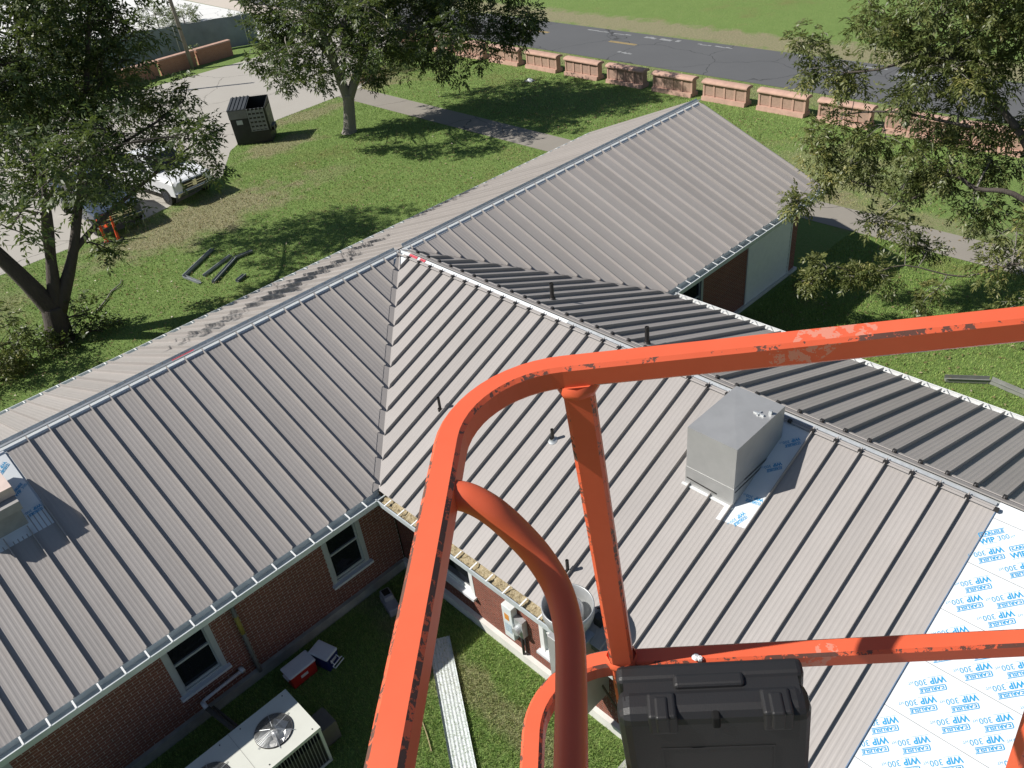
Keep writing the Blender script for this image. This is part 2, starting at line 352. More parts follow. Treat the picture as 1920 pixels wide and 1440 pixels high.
# raw edge of the last pan
m = MB(); a = -(34*S+OY)
V = [SCs.p(a, .16, .0), SCs.p(a, W2+.03, .0), SCs.p(a, W2+.03, .03), SCs.p(a, .16, .03), SCs.p(a-.012, .16, 0), SCs.p(a-.012, W2+.03, 0), SCs.p(a-.012, W2+.03, .03), SCs.p(a-.012, .16, .03)]
m.add(V, [(0, 1, 2, 3), (4, 7, 6, 5), (3, 2, 6, 7)]); m.build('panel_edge', simple('blue_film_edge', (.10, .16, .25), .5, 0, .4, 8), ROOFO)
# valley flashings
for sx, slA, wA, wB in ((-1, SN, .34, .12), (1, SN, .12, .36)):
    m = MB(); n = 24
    for i in range(n):
        f0, f1 = i/n, (i+1)/n
        def q(f, side):
            x, y = sx*W2*f, -W1*f
            if side == 0: return Vector((x, y, HR-DR*f)) + Vector((0, 0, .001))
            if side == 1: return SN.p(x+sx*wA*min(1, 4*f+.1), -y, .003)
            return (SCs if sx < 0 else SD).p(y-wB*min(1, 4*f+.1), abs(x), .003)
        m.quad(q(f0, 0), q(f1, 0), q(f1, 1), q(f0, 1)); m.quad(q(f0, 0), q(f0, 2), q(f1, 2), q(f1, 0))
    m.build('valley_flashing', ROOF, ROOFO)
# open ridges: closure bars, exposed underlayment, foam plugs at the ribs
def ridgebar(slp, a0, a1, d, h0, h1, wd, name, mat):
    m = MB(); P = []
    for a in (a0, a1):
        P += [slp.p(a, d-wd/2, h0), slp.p(a, d+wd/2, h0), slp.p(a, d-wd/2, h1), slp.p(a, d+wd/2, h1)]
    m.add(P, [(0, 1, 3, 2), (4, 6, 7, 5), (0, 4, 5, 1), (2, 3, 7, 6), (0, 2, 6, 4), (1, 5, 7, 3)]); return m.build(name, mat, ROOFO)
for a0, a1 in ((XL, -.12), (.12, XR)):
    ridgebar(SN, a0, a1, .045, .066, .086, .022, 'ridge_bar', GALV); ridgebar(SF, a0, a1, .05, .0, .098, .012, 'ridge_bar', GALV)
    ridgebar(SN, a0, a1, .012, .03, .04, .05, 'ridge_strip', GALV)
ridgebar(SCs, -13.9, -.2, .15, .045, .058, .035, 'ridge_bar', ROOF); ridgebar(SD, YE, -.2, .15, .045, .06, .05, 'ridge_bar', ROOF)
ridgebar(SCs, -5.6, -.3, .055, .004, .022, .085, 'ridge_strip', MEMB); ridgebar(SCs, -13.9, -5.6, .045, .004, .022, .05, 'ridge_strip', GALV); ridgebar(SD, YE, -.3, .06, .02, .04, .12, 'ridge_strip', ROOF)
ridgebar(SCs, -13.9, -.3, .105, .03, .04, .03, 'ridge_strip', ROOF)
pl = MB().box(-.028, .028, -.03, .03, 0, .05).mesh('foam_plug')
for i in range(1, 35):
    for sl, d in ((SCs, .155), (SD, .12)):
        o = obj('foam_plug', pl, DARK, ROOFO, loc=sl.p(-(i*S+OY)-.01, d, .045))
rt = MB()
for (y0, y1) in ((-.75, -.45), (-1.05, -.85)): rt.quad(SCs.p(y0, .02, .034), SCs.p(y0, .10, .034), SCs.p(y1, .10, .034), SCs.p(y1, .02, .034))
rt.quad(SN.p(-6.1, .0, .075), SN.p(-5.6, .0, .075), SN.p(-5.6, .03, .075), SN.p(-6.1, .03, .075)); rt.build('red_tape', REDT, ROOFO)

# printed underlayment sheets on the unfinished end of the cross wing
def textmesh(body, size, bold=0):
    cu = bpy.data.curves.new('lettering', 'FONT'); cu.body = body; cu.size = size; cu.offset = bold; cu.resolution_u = 2
    o = bpy.data.objects.new('lettering', cu); COL.objects.link(o); dg = bpy.context.evaluated_depsgraph_get()
    me = bpy.data.meshes.new_from_object(o.evaluated_get(dg)); bpy.data.objects.remove(o); bpy.data.curves.remove(cu)
    V = np.zeros(len(me.vertices)*3); me.vertices.foreach_get('co', V); F = [tuple(q.vertices) for q in me.polygons]; bpy.data.meshes.remove(me)
    return V.reshape(-1, 3), F
def print_mesh():
    m = MB()
    V, F = textmesh('WIP', .098, .0035); wx = V[:, 0].max(); m.add(V, F, 0)
    V, F = textmesh('300', .096, .0006); V[:, 0] += wx+.03; m.add(V, F, 1); wx = V[:, 0].max()
    V, F = textmesh('HT', .045, 0); V[:, 0] += wx+.01; m.add(V, F, 1); wx = V[:, 0].max()
    m.quad((0, -.016, 0), (wx*.45, -.016, 0), (wx*.45, -.013, 0), (0, -.013, 0), 1)
    # maker's mark: a big C whose arms run on as bars over and under the letters
    x0, x1, y0, y1, tk = .02, .33, .088, .158, .013
    V, F = textmesh('ARLISLE', .052, .0022); sc = (x1-.075-x0)/V[:, 0].max(); V[:, 0] = V[:, 0]*sc+x0+.066; V[:, 1] += y0+.0175; m.add(V, F, 0)
    for q in (((x0+.012, y0), (x1-.01, y0), (x1-.01, y0+.009), (x0+.012, y0+.009)), ((x0+.012, y1-.009), (x1+.004, y1-.009), (x1+.004, y1), (x0+.012, y1)), ((x0, y0+.012), (x0+tk, y0), (x0+tk, y1), (x0, y1-.012)),
              ((x0+.03, y0+.018), (x0+.058, y0+.018), (x0+.058, y0+.028), (x0+.03, y0+.028)), ((x0+.03, y1-.028), (x0+.058, y1-.028), (x0+.058, y1-.018), (x0+.03, y1-.018)), ((x0+.026, y0+.02), (x0+.037, y0+.02), (x0+.037, y1-.02), (x0+.026, y1-.02))):
        m.add([(x, y, 0) for x, y in q], [(0, 1, 2, 3)], 0)
    m.V = [(x-.2, y-.06, z) for x, y, z in m.V]
    return m.mesh('print_mark')
PM = print_mesh(); PM.materials.append(INK); PM.materials.append(simple('blue_ink_light', (.05, .30, .52), .5, 0, .1, 20))
def place_mark(sl, x, y, ang, h, parent, sc=1.0):
    n = sl.n; e1 = Vector((math.cos(ang), math.sin(ang), 0)); e1 = (e1 - n*e1.dot(n)).normalized(); e2 = n.cross(e1)
    d = {'N': -y, 'F': y, 'c': -x, 'd': x}[sl.kind]; a = x if sl.kind in 'NF' else y
    pz = sl.p(a, d, h); o = obj('print_mark', PM, None, parent)
    o.matrix_world = Matrix(((e1.x*sc, e2.x*sc, n.x, pz.x), (e1.y*sc, e2.y*sc, n.y, pz.y), (e1.z*sc, e2.z*sc, n.z, pz.z), (0, 0, 0, 1)))
    return o
edges = [0.0, .22, .95, 1.69, 2.40, 3.14, 3.88, W2+.02]
YM = -13.93
for q in range(len(edges)-1):
    d0, d1 = edges[q], edges[q+1]; hh = .004+.0015*(len(edges)-q) - 0.003
    m = MB(); m.add([SCs.p(YM, d0, hh), SCs.p(YM, d1+.03, hh-.001), SCs.p(YE, d1+.03, hh-.001), SCs.p(YE, d0, hh)], [(0, 1, 2, 3)])
    sh = m.build('underlayment_sheet', MEMB, BLD)
    lm = MB(); e = d1+.03; lm.add([SCs.p(YM, e-.001, hh+.001), SCs.p(YM, e+.006, hh-.0005), SCs.p(YE, e+.006, hh-.0005), SCs.p(YE, e-.001, hh+.001)], [(0, 1, 2, 3)]); lm.build('lap_line', LAP, sh)
    lm = MB(); y = YM-.05
    while y > -18:
        lm.add([SCs.p(y, d1-.10, hh+.002), SCs.p(y, d1-.095, hh+.002), SCs.p(y-.09, d1-.095, hh+.002), SCs.p(y-.09, d1-.10, hh+.002)], [(0, 1, 2, 3)]); y -= .16
    lm.build('dashed_guide', INKL, sh, kind='stuff')
    if d1-d0 < .5: continue
    for rI, rr_ in enumerate((.27, .55)):
        for c0 in range(0, 11):
            y = -13.62-.41*c0-.02*rI-(.06*q % .3)
            if y > -14.02: continue
            d = d0+rr_; up = (q == 1)
            place_mark(SCs, -d, y, R(137) + (math.pi if (up and rI == 0) else 0), hh+.002, sh, 1.10)
# underlayment strips left round the hood and the chimney
m = MB(); m.add([SCs.p(-10.58, .17, .012), SCs.p(-10.58, 2.1, .012), SCs.p(-11.06, 2.02, .012), SCs.p(-11.06, .17, .012)], [(0, 1, 2, 3)]); hs = m.build('underlayment_sheet', MEMB, BLD)
for x, y, a in ((-.45, -10.88, 137), (-.95, -10.86, 137), (-1.55, -10.9, 100), (-1.95, -10.88, 160)): place_mark(SCs, x, y, R(a), .015, hs, .8)
m = MB(); m.add([SN.p(-9.55, .09, .010), SN.p(-13.1, .09, .010), SN.p(-13.1, 1.85, .010), SN.p(-9.55, 1.85, .010)], [(0, 1, 2, 3)]); cs = m.build('underlayment_sheet', MEMB, BLD)
for x, y, a in ((-9.75, -.42, 215), (-9.68, -.95, 30), (-9.72, -1.45, 185), (-10.2, -.35, 215), (-10.9, -.4, 215)): place_mark(SN, x, y, R(a), .013, cs, .8)

# gutters with straps
def gutter(fn, a0, a1, straps, debris=False, gap=None, mat=None):
    """fn(a, out, z): out = distance beyond the eave edge"""
    for b0, b1 in ([(a0, a1)] if gap is None else [(a0, gap[0]), (gap[1], a1)]):
        m = MB()
        def bx(o0, o1, z0, z1):
            V = [fn(a, o, z) for z in (z0, z1) for o in (o0, o1) for a in (b0, b1)]; m.hexa(V)
        bx(-.01, .22, -.165, -.159); bx(-.012, -.006, -.158, -.012); bx(.214, .220, -.158, -.04); bx(.206, .232, -.04, -.032)
        g = m.build('gutter', mat or GUTM, BLD)
        if debris:
            dm = MB(); n = int(abs(b1-b0)/.05); rows = 5; V = []
            for i in range(n+1):
                for j in range(rows):
                    V.append(fn(b0+(b1-b0)*i/n, -.0+.205*j/(rows-1), -.085+.05*random.random()-.03*j/rows))
            dm.add(V, [(i*rows+j, i*rows+j+1, (i+1)*rows+j+1, (i+1)*rows+j) for i in range(n) for j in range(rows-1)]); dm.build('leaf_debris', DEBRIS, g, smooth=True, kind='stuff')
        for a in straps:
            if not (min(b0, b1)+.05 < a < max(b0, b1)-.05): continue
            sm = MB(); P = [(a-.014, a+.014)]
            V = [fn(q, o, z) for (o, z) in ((.05, .0), (.225, -.026)) for q in (a-.014, a+.014)]; V2 = [fn(q, o, z-.006) for (o, z) in ((.05, .0), (.225, -.026)) for q in (a-.014, a+.014)]
            sm.add(V+V2, [(0, 1, 3, 2), (4, 6, 7, 5), (0, 2, 6, 4), (1, 5, 7, 3), (2, 3, 7, 6), (0, 4, 5, 1)]); sm.build('gutter_strap', WHITEM, g)
GUTM = simple('gutter_metal', (.50, .54, .55), .38, .15, .14, 3)
fnL = lambda a, o, z: (a, -W1-o, ZE+z)
seamN = [-(i*S+OX)-.06 for i in range(-32, 52)]
gutter(fnL, XL, -W2-.02, seamN); gutter(fnL, W2+.02, XR, seamN)
gutter(lambda a, o, z: (a, W1+o, ZE+z), XL, XR, seamN[::1])
seamC = [-(i*S+OY)-.06 for i in range(1, 60)]
gutter(lambda a, o, z: (-W2-o, a, ZE+z), YE, -W1-.17, seamC, True, (-10.45, -9.42))
gutter(lambda a, o, z: (W2+o, a, ZE+z), YE, -W1-.17, seamC, mat=WHITEM)  # whiter copy of the gutter metal; sun inside it is put into the colour
# fascia and soffit
def boxp(name, mat, *r): return box(name, mat, BLD, *r)
WY, WX = 4.16, 4.22
for x0, x1 in ((XL, -W2-.0), (W2, XR)):
    boxp('fascia', FASCIA, x0, x1, -W1+.012, -W1+.03, ZE-.2, ZE-.03); boxp('soffit', FASCIA, x0, x1, -W1+.03, -WY, ZE-.2, ZE-.18)
boxp('fascia', FASCIA, XL, XR, W1-.03, W1-.012, ZE-.2, ZE-.03); boxp('soffit', FASCIA, XL, XR, WY, W1-.03, ZE-.2, ZE-.18)
for sx in (-1, 1):
    xs = sorted((sx*(W2-.03), sx*(W2-.012))); boxp('fascia', FASCIA, xs[0], xs[1], YE, -W1+.01, ZE-.2, ZE-.03)
    xs = sorted((sx*WX, sx*(W2-.03))); boxp('soffit', FASCIA, xs[0], xs[1], YE, -W1+.03, ZE-.2, ZE-.18)

# walls with real openings, bricks laid on them
def wall(fn, a0, a1, opens, name, bricks=True, z0=.24, z1=ZE-.18):
    As = sorted({a0, a1, *[q for o in opens for q in o[:2]]}); Zs = sorted({z0, z1, *[q for o in opens for q in o[2:]]}); m = MB()
    inside = lambda a, z: any(o[0] < a < o[1] and o[2] < z < o[3] for o in opens)
    for i in range(len(As)-1):
        for j in range(len(Zs)-1):
            if inside((As[i]+As[i+1])/2, (Zs[j]+Zs[j+1])/2): continue
            m.quad(fn(As[i], Zs[j], 0), fn(As[i+1], Zs[j], 0), fn(As[i+1], Zs[j+1], 0), fn(As[i], Zs[j+1], 0))
    for (b0, b1, c0, c1) in opens:
        m.quad(fn(b0, c0, 0), fn(b0, c1, 0), fn(b0, c1, .14), fn(b0, c0, .14)); m.quad(fn(b1, c0, 0), fn(b1, c1, 0), fn(b1, c1, .14), fn(b1, c0, .14)); m.quad(fn(b0, c1, 0), fn(b1, c1, 0), fn(b1, c1, .14), fn(b0, c1, .14)); m.quad(fn(b0, c0, 0), fn(b1, c0, 0), fn(b1, c0, .14), fn(b0, c0, .14))
    wo = m.build('wall', MORTAR if bricks else BRICKFAR, BLD)
    L = []
    if bricks:
        row = 0; z = z0+.006
        while z+.054 < z1:
            a = a0 - (.1015 if row % 2 else 0)
            while a < a1:
                b0, b1 = max(a, a0)+.006, min(a+.203, a1)-.006
                segs = [(b0, b1)]
                for o in opens:
                    if z+.054 > o[2] and z < o[3]:
                        segs = [s2 for s in segs for s2 in ((s[0], min(s[1], o[0]-.004)), (max(s[0], o[1]+.004), s[1])) if s2[1]-s2[0] > .02]
                L += [(s[0], s[1], z, wo, fn) for s in segs if s[1]-s[0] > .02]
                a += .203
            z += .0677; row += 1
    return wo, L
fW = lambda a, z, d: (a, -WY+d, z); fC = lambda a, z, d: (-WX+d, a, z)
winW = [(-9.36, -8.46, .86, 2.18), (-5.95, -5.07, .86, 2.18), (-12.86, -11.98, .86, 2.18)]
winC = [(-6.56, -5.56, .80, 2.18), (-9.35, -8.40, .74, 1.75)]
wallW, L1 = wall(fW, -14.2, -WX-.02, winW, 'wall')
wallC, L2 = wall(fC, -13.6, -WY-.02, winC, 'wall')
wall(fW, XL+.4, -14.2, [], 'wall', False); wall(fC, YE+.3, -13.6, [], 'wall', False)
wall(fW, WX+.02, 12.2, [(5.4, 7.0, .8, 2.15), (9.28, 11.82, .05, 2.5)], 'wall', False, 0)
wall(lambda a, z, d: (a, WY-d, z), XL+.4, 12.2, [], 'wall', False, 0); wall(lambda a, z, d: (WX-d, a, z), YE+.3, -WY-.02, [], 'wall', False, 0)
m = MB()
for xx in (12.2, XL+.4): m.add([(xx, -WY, 0), (xx, WY, 0), (xx, WY, ZE-.1), (xx, 0, HR-.15), (xx, -WY, ZE-.1)], [(0, 1, 2, 3, 4)])
m.add([(-WX, YE+.3, 0), (WX, YE+.3, 0), (WX, YE+.3, ZE-.1), (0, YE+.3, HR-.15), (-WX, YE+.3, ZE-.1)], [(0, 1, 2, 3, 4)]); m.build('gable_wall', BRICKFAR, BLD)
camv = Vector(CAM)
def vis(b):
    q = Vector(b[4]((b[0]+b[1])/2, b[2]+.03, 0)) - camv; zc = q.dot(dd); x = 960+1557*q.dot(rr)/zc; y = 720-1557*q.dot(uu)/zc
    return (q.length if (0 < x < 1920 and 0 < y < 1440) else 99+q.length)
allb = sorted(L1+L2, key=vis)
# leave out those hidden from here under the eaves: keep the ones low enough on the wall to show
near = [b for b in allb if b[2] < 2.15 and b[1]-b[0] > .15][:300]; nearset = set(map(id, near))
def brick_geo(fn, a0, a1, z0, z1):
    V = [fn(a, z, d) for d in (-.006, .01) for z in (z0, z1) for a in (a0, a1)]
    return V, [(0, 1, 3, 2), (0, 2, 6, 4), (1, 5, 7, 3), (0, 4, 5, 1), (2, 3, 7, 6)]
cache = {}
for b in near:
    a0, a1, z, wo, fn = b; key = (round(a1-a0, 3), fn is fW)
    if key not in cache:
        hx = (a1-a0)/2; g0 = (lambda a, z, d: (a, d, z)) if fn is fW else (lambda a, z, d: (d, a, z))
        V, F = brick_geo(g0, -hx, hx, 0, .054); cache[key] = mesh('brick', V, F); cache[key].materials.append(BRICK)
    obj('brick', cache[key], None, wo, loc=Vector(fn((a0+a1)/2, z, random.uniform(-.002, .001))))
for wo in (wallW, wallC):
    m = MB()
    for b in allb:
        if b[3] is wo and id(b) not in nearset: m.add(*brick_geo(b[4], b[0], b[1], b[2], b[2]+.054))
    m.build('brick_courses', BRICKW, wo, kind='stuff')
# foundation kerbs
m = MB(); m.box(XL+.4, -WX-.1, -WY-.09, -WY+.05, 0, .24); m.build('foundation', simple('dirty_concrete', (.30, .29, .26), .9, 0, .35, 3, .2, .3, 30), BLD)
m = MB(); m.box(-WX-.10, -WX+.05, YE+.3, -WY-.02, 0, .24); m.build('foundation', simple('white_washed_concrete', (.66, .65, .61), .85, 0, .12, 3, .2, .2, 30), BLD)
m = MB(); m.box(WX+.1, 12.28, -WY-.09, -WY+.05, 0, .10); m.build('foundation', CONC, BLD)
# windows
def window(fn, a0, a1, z0, z1, sgn, frame=FRAME):
    """fn(a, z, depth)"""
    def bx(m, b0, b1, c0, c1, d0, d1): m.hexa([fn(a, z, d) for z in (c0, c1) for d in (d0, d1) for a in (b0, b1)])
    m = MB(); f = .085
    bx(m, a0-.02, a0+f, z0, z1, -.012, .09); bx(m, a1-f, a1+.02, z0, z1, -.012, .09); bx(m, a0+f, a1-f, z1-.07, z1, -.010, .09); bx(m, a0+f, a1-f, z0, z0+.05, -.002, .09)
    wo = m.build('window', frame, BLD)
    m = MB(); zm = z0+(z1-z0)*.55; bx(m, a0+f, a1-f, zm-.022, zm+.022, .03, .075); bx(m, a0+f, a0+f+.03, z0+.05, z1-.07, .035, .08); bx(m, a1-f-.03, a1-f, z0+.05, z1-.07, .035, .08); bx(m, a0+f+.03, a1-f-.03, z0+.05, z0+.10, .035, .08); m.build('sash', frame, wo)
    for c0, c1, d in ((z0+.10, zm-.022, .055), (zm+.022, z1-.07, .065)):
        m = MB(); m.quad(fn(a0+f, c0, d), fn(a1-f, c0, d), fn(a1-f, c1, d), fn(a0+f, c1, d)); m.build('pane', GLASS, wo)
    m = MB(); bx(m, a0-.06, a1+.06, z0-.055, z0+.005, -.10, .02); m.build('sill', PVC, wo)
for o in winW: window(fW, *o, -1)
for o in winC: window(fC, *o, -1, WHITEM)
window(fW, 5.4, 7.0, .8, 2.15, -1)
# boarded bay on the far wall: lapped white planks
bo = MB().box(9.28, 11.82, -WY+.035, -WY+.06, .05, 2.5).build('boarded_bay', WHITEM, BLD)
for xx in (9.28, 11.76): MB().box(xx, xx+.06, -WY-.03, -WY+.034, .05, 2.5).build('jamb', WHITEM, bo)
for i in range(16):
    z = .06+i*.152; m = MB(); m.hexa([(9.34, -WY-.028, z), (11.76, -WY-.028, z), (9.34, -WY+.03, z), (11.76, -WY+.03, z), (9.34, -WY+.004, z+.15), (11.76, -WY+.004, z+.15), (9.34, -WY+.03, z+.15), (11.76, -WY+.03, z+.15)]); m.build('plank', WHITEM, bo)
# downspout with a yellow band, PVC drain
m = MB(); m.tube([(-7.97, -WY-.06, ZE-.16), (-7.97, -WY-.06, .3), (-7.97, -WY-.10, .2)], .042, 10); dsp = m.build('downspout', simple('old_galvanised', (.16, .155, .14), .6, .3, .3, 8), BLD, smooth=True)
m = MB(); m.tube([(-7.97, -WY-.06, 1.35), (-7.97, -WY-.06, 1.85)], .0455, 10); m.build('yellow_band', simple('yellow_tape', (.26, .21, .045), .6, 0, .4, 40), dsp, smooth=True)
m = MB(); m.tube([(-8.28, -WY-.10, .56), (-9.10, -WY-.10, .52), (-9.16, -WY-.13, .50)], .034, 10); m.tube([(-8.27, -WY-.02, .56), (-8.27, -WY-.14, .56)], .05, 10); m.tube([(-9.14, -WY-.10, .52), (-9.14, -WY-.24, .46)], .046, 10)
m.build('drain_pipe', PVC, BLD, smooth=True)
m = MB(); m.tube([(-9.13, -WY-.22, .44), (-9.02, -4.9, .30), (-8.9, -5.75, .28)], .05, 8); m.tube([(-9.03, -WY-.20, .34), (-8.92, -4.9, .22), (-8.8, -5.75, .2)], .03, 8); m.build('line_set', simple('grey_foam_sleeve', (.10, .095, .085), .9, 0, .2, 12), BLD, smooth=True)
# roof penetrations
def pipe_vent(sl, x, y, h, r, flange=None):
    d = {'c': -x, 'd': x}[sl.kind]; b = sl.p(y, d, 0); m = MB(); m.tube([b-Vector((0, 0, .05)), b+Vector((0, 0, h))], r, 10, caps=False); m.tube([b, b+Vector((0, 0, h-.02))], r*.8, 10)
    o = m.build('vent_pipe', DARK, BLD, smooth=True)
    fl = MB(); n = sl.n; e1 = n.orthogonal().normalized(); e2 = n.cross(e1); V = []; rr_ = flange or r*1.7
    for (q, hh) in ((rr_, .012), (rr_*.9, .022), (r*1.5, .03), (r*1.05, .075)):
        for j in range(16): V.append(b+n*hh+(e1*math.cos(j*math.pi/8)+e2*math.sin(j*math.pi/8))*q)
    fl.add(V, [(i*16+j, i*16+(j+1) % 16, (i+1)*16+(j+1) % 16, (i+1)*16+j) for i in range(3) for j in range(16)]); fl.build('pipe_flashing', GALV if flange else DARK, o, smooth=True)
pipe_vent(SCs, -2.25, -7.13, .27, .032, .10); pipe_vent(SCs, -2.80, -4.50, .33, .03); pipe_vent(SCs, -4.00, -9.02, .30, .03)
pipe_vent(SD, .82, -4.34, .42, .045); pipe_vent(SD, .50, -7.2, .40, .045)
# sheet metal hood straddling the ridge side
m = MB(); zt = 5.25; x0, x1, y0, y1 = -1.82, -.43, -10.70, -9.79; zb = lambda x: HR+k2*x-.03
m.add([(x0, y0, zb(x0)), (x1, y0, zb(x1)), (x0, y1, zb(x0)), (x1, y1, zb(x1)), (x0, y0, zt), (x1, y0, zt), (x0, y1, zt), (x1, y1, zt), (x0+.62, (y0+y1)/2, zt+.018)],
      [(0, 1, 5, 4), (2, 6, 7, 3), (0, 4, 6, 2), (1, 3, 7, 5), (4, 5, 8), (5, 7, 8), (7, 6, 8), (6, 4, 8)]); hood = m.build('metal_hood', STEEL, BLD)
m = MB(); zs = 4.42; m.box(x0-.006, x0+.02, y0-.006, y1+.006, zs-.40, zs).box(x0-.006, x1, y0-.008, y0-.004, zs-.3, zs+.0); m.build('curb_band', STEEL, hood)
m = MB(); m.hexa([(x0-.009, y0+.30, zs-.285), (x0-.007, y0+.30, zs-.285), (x0-.009, y1-.02, zs-.245), (x0-.007, y1-.02, zs-.245), (x0-.009, y0+.30, zs-.255), (x0-.007, y0+.30, zs-.255), (x0-.009, y1-.02, zs-.22), (x0-.007, y1-.02, zs-.22)])
m.box(x0+.02, x0+.95, y0-.011, y0-.008, zs-.09, zs-.06).box(x0+.3, x0+1.0, y0-.010, y0-.0085, zs-.005, zs+.012); m.build('sealant_streak', DARK, hood)
m = MB(); m.box(x0+.9, x0+1.02, y0+.20, y0+.23, zt+.004, zt+.03).box(x0+.93, x0+.96, y0+.12, y0+.3, zt+.006, zt+.035).box(x0+1.05, x0+1.09, y0+.05, y0+.1, zt+.004, zt+.07); m.build('torn_bracket', GALV, hood)
m = MB(); m.box(x0-.05, x0-.007, y0-.02, y1+.05, zb(x0)+.03, zb(x0)+.055); m.build('hood_apron', WHITEM, hood)
# capped chimney curb by the ridge
m = MB(); cx0, cx1, cy0, cy1 = -10.75, -9.88, -1.62, -.62
m.add([(x, y, HR+k1*y-.03) for y in (cy0, cy1) for x in (cx0, cx1)] + [(x, y, 4.62) for y in (cy0, cy1) for x in (cx0, cx1)], [(0, 1, 5, 4), (1, 3, 7, 5), (3, 2, 6, 7), (2, 0, 4, 6), (4, 5, 7, 6)]); ch = m.build('chimney', simple('grey_stucco', (.27, .27, .27), .8, 0, .15, 6, .3, .2, 40), BLD)
m = MB(); m.box(-10.80, -9.81, -1.50, -.55, 4.68, 4.86); m.build('chimney_cap', simple('pinkish_slab', (.56, .45, .40), .8, 0, .12, 5), ch)
m = MB(); m.box(-10.79, -9.84, -1.72, -1.40, 4.50, 4.67); m.build('cap_ledge', simple('grey_slab', (.30, .29, .28), .8, 0, .15, 6), ch)
# ---------------------------------------------------------------- equipment at the building
fan = thing('exhaust_fan', 'round aluminium upblast exhaust fan standing over the debris-filled gutter', 'exhaust fan', (-4.80, -9.77, 1.98))
m = MB(); m.box(-.24, .55, -.28, .28, -.9, .95); m.build('duct', STEEL, fan, bevel=.01)
m = MB(); m.lathe([(.24, .95), (.28, 1.25), (.36, 1.38), (.405, 1.52), (.41, 1.70), (.395, 1.705), (.385, 1.69), (.36, 1.5), (.30, 1.36), (.1, 1.34)], n=32); bowl = m.build('bowl', simple('spun_aluminium', (.38, .39, .39), .4, .35, .08, 6), fan, smooth=True)
m = MB(); m.lathe([(.24, 1.35), (.24, 1.62), (.20, 1.66), (0.001, 1.67)], n=24); m.build('motor_cover', STEEL, fan, smooth=True)
m = MB(); m.tube([(.32, -.30, 1.55), (.40, -.38, 1.55), (.42, -.40, 1.35), (.36, -.34, 1.3)], .014, 8); m.build('handle', DARK, fan, smooth=True)
m = MB(); m.box(.38, .50, -.30, -.16, 1.0, 1.18); m.build('switch_box', DARK, fan)
mt = thing('electric_meter', 'white electrical cabinet with orange sticker on the sunlit brick wall', 'electric meter', (-4.22, -7.8, 0))
m = MB(); m.box(-.16, -.01, -.02, .24, .62, 1.52); m.build('cabinet', simple('cabinet_white', (.62, .66, .66), .5, 0, .15, 5), mt, bevel=.01)
m = MB(); m.box(-.163, -.161, .06, .18, 1.15, 1.32); m.build('sticker', simple('orange_sticker', (.6, .25, .05), .5), mt)
m = MB(); m.box(-.164, -.162, .02, .2, .8, 1.05); m.build('notice', simple('printed_notice', (.35, .42, .48), .6, 0, .4, 30), mt)
m = MB(); m.tube([(-.10, -.13, 1.05), (-.22, -.13, 1.05)], .085, 16); m.box(-.13, -.01, -.25, -.03, .85, 1.3); m.build('meter_socket', GALV, mt)
m = MB(); m.tube([(-.07, -.13, .9), (-.07, -.13, 0.0)], .028, 10); m.tube([(-.05, -.19, .8), (-.05, -.19, .25), (-.02, -.2, .2)], .014, 8); m.build('conduit', DARK, mt, smooth=True)
# condenser with two fans
ac = thing('air_conditioner', 'long cream air conditioning condenser with two round top fans in the courtyard', 'air conditioner', (-9.6, -6.23, 0), 0)
x0, x1, y0, y1, zt = -1.55, 1.56, -.55, .55, 1.08; CREAM = simple('cream_cabinet', (.60, .61, .55), .45, 0, .06, 3)
m = MB(); hc = [(.98, 0), (-.22, 0)]; rad = .33
# top plate with two round holes
def holed(m, cx, cy, hx0, hx1, z):
    n = 32; V = []; F = []
    for j in range(n):
        an = 2*math.pi*(j+.5)/n; dx, dy = math.cos(an), math.sin(an); V.append((cx+rad*dx, cy+rad*dy, z))
        kx = ((hx1-cx)/dx if dx > 0 else (hx0-cx)/dx) if abs(dx) > 1e-6 else 1e9; ky = ((y1-cy)/dy if dy > 0 else (y0-cy)/dy) if abs(dy) > 1e-6 else 1e9; q = min(kx, ky); V.append((cx+q*dx, cy+q*dy, z))
    cor = {}
    for j in range(n): F.append((2*j, 2*j+1, 2*((j+1) % n)+1, 2*((j+1) % n)))
    m.add(V, F)
    for (ax, ay) in ((hx0, y0), (hx0, y1), (hx1, y0), (hx1, y1)):      # corner gussets
        best = sorted(range(n), key=lambda j: (V[2*j+1][0]-ax)**2+(V[2*j+1][1]-ay)**2)[:2]; m.add([V[2*best[0]+1], V[2*best[1]+1], (ax, ay, z)], [(0, 1, 2)])
holed(m, .98, 0, .40, x1, zt); holed(m, -.22, 0, -.80, .40, zt); m.quad((x0, y0, zt), (-.80, y0, zt), (-.80, y1, zt), (x0, y1, zt))
m.box(x0, x1, y0-.008, y0, zt-.07, zt+.002).box(x0, x1, y1, y1+.008, zt-.07, zt+.002).box(x1, x1+.008, y0-.008, y1+.008, zt-.07, zt+.002).box(x0-.008, x0, y0-.008, y1+.008, zt-.07, zt+.002)
m.build('top_panel', CREAM, ac)
m = MB(); m.box(.397, .403, y0, y1, zt+.001, zt+.004); m.build('panel_seam', simple('seam_grey', (.3, .3, .28), .6), ac)  # thin darker grey joint strip between the two fan bays
m = MB()
for sx in (x0, x1-.05, .3, -.9):
    for sy in (y0, y1-.05): m.box(sx, sx+.05, sy, sy+.05, .08, zt-.07)
m.box(x0, x1, y0, y1, .04, .1); m.build('frame', CREAM, ac)
m = MB(); m.box(x0+.02, x1-.02, y0+.02, y1-.02, .1, zt-.3); m.build('coil', DARK, ac)
m = MB()
for i in range(52):
    x = x0+.06+i*(x1-x0-.12)/51; m.box(x, x+.012, y0+.008, y0+.02, .1, zt-.08)
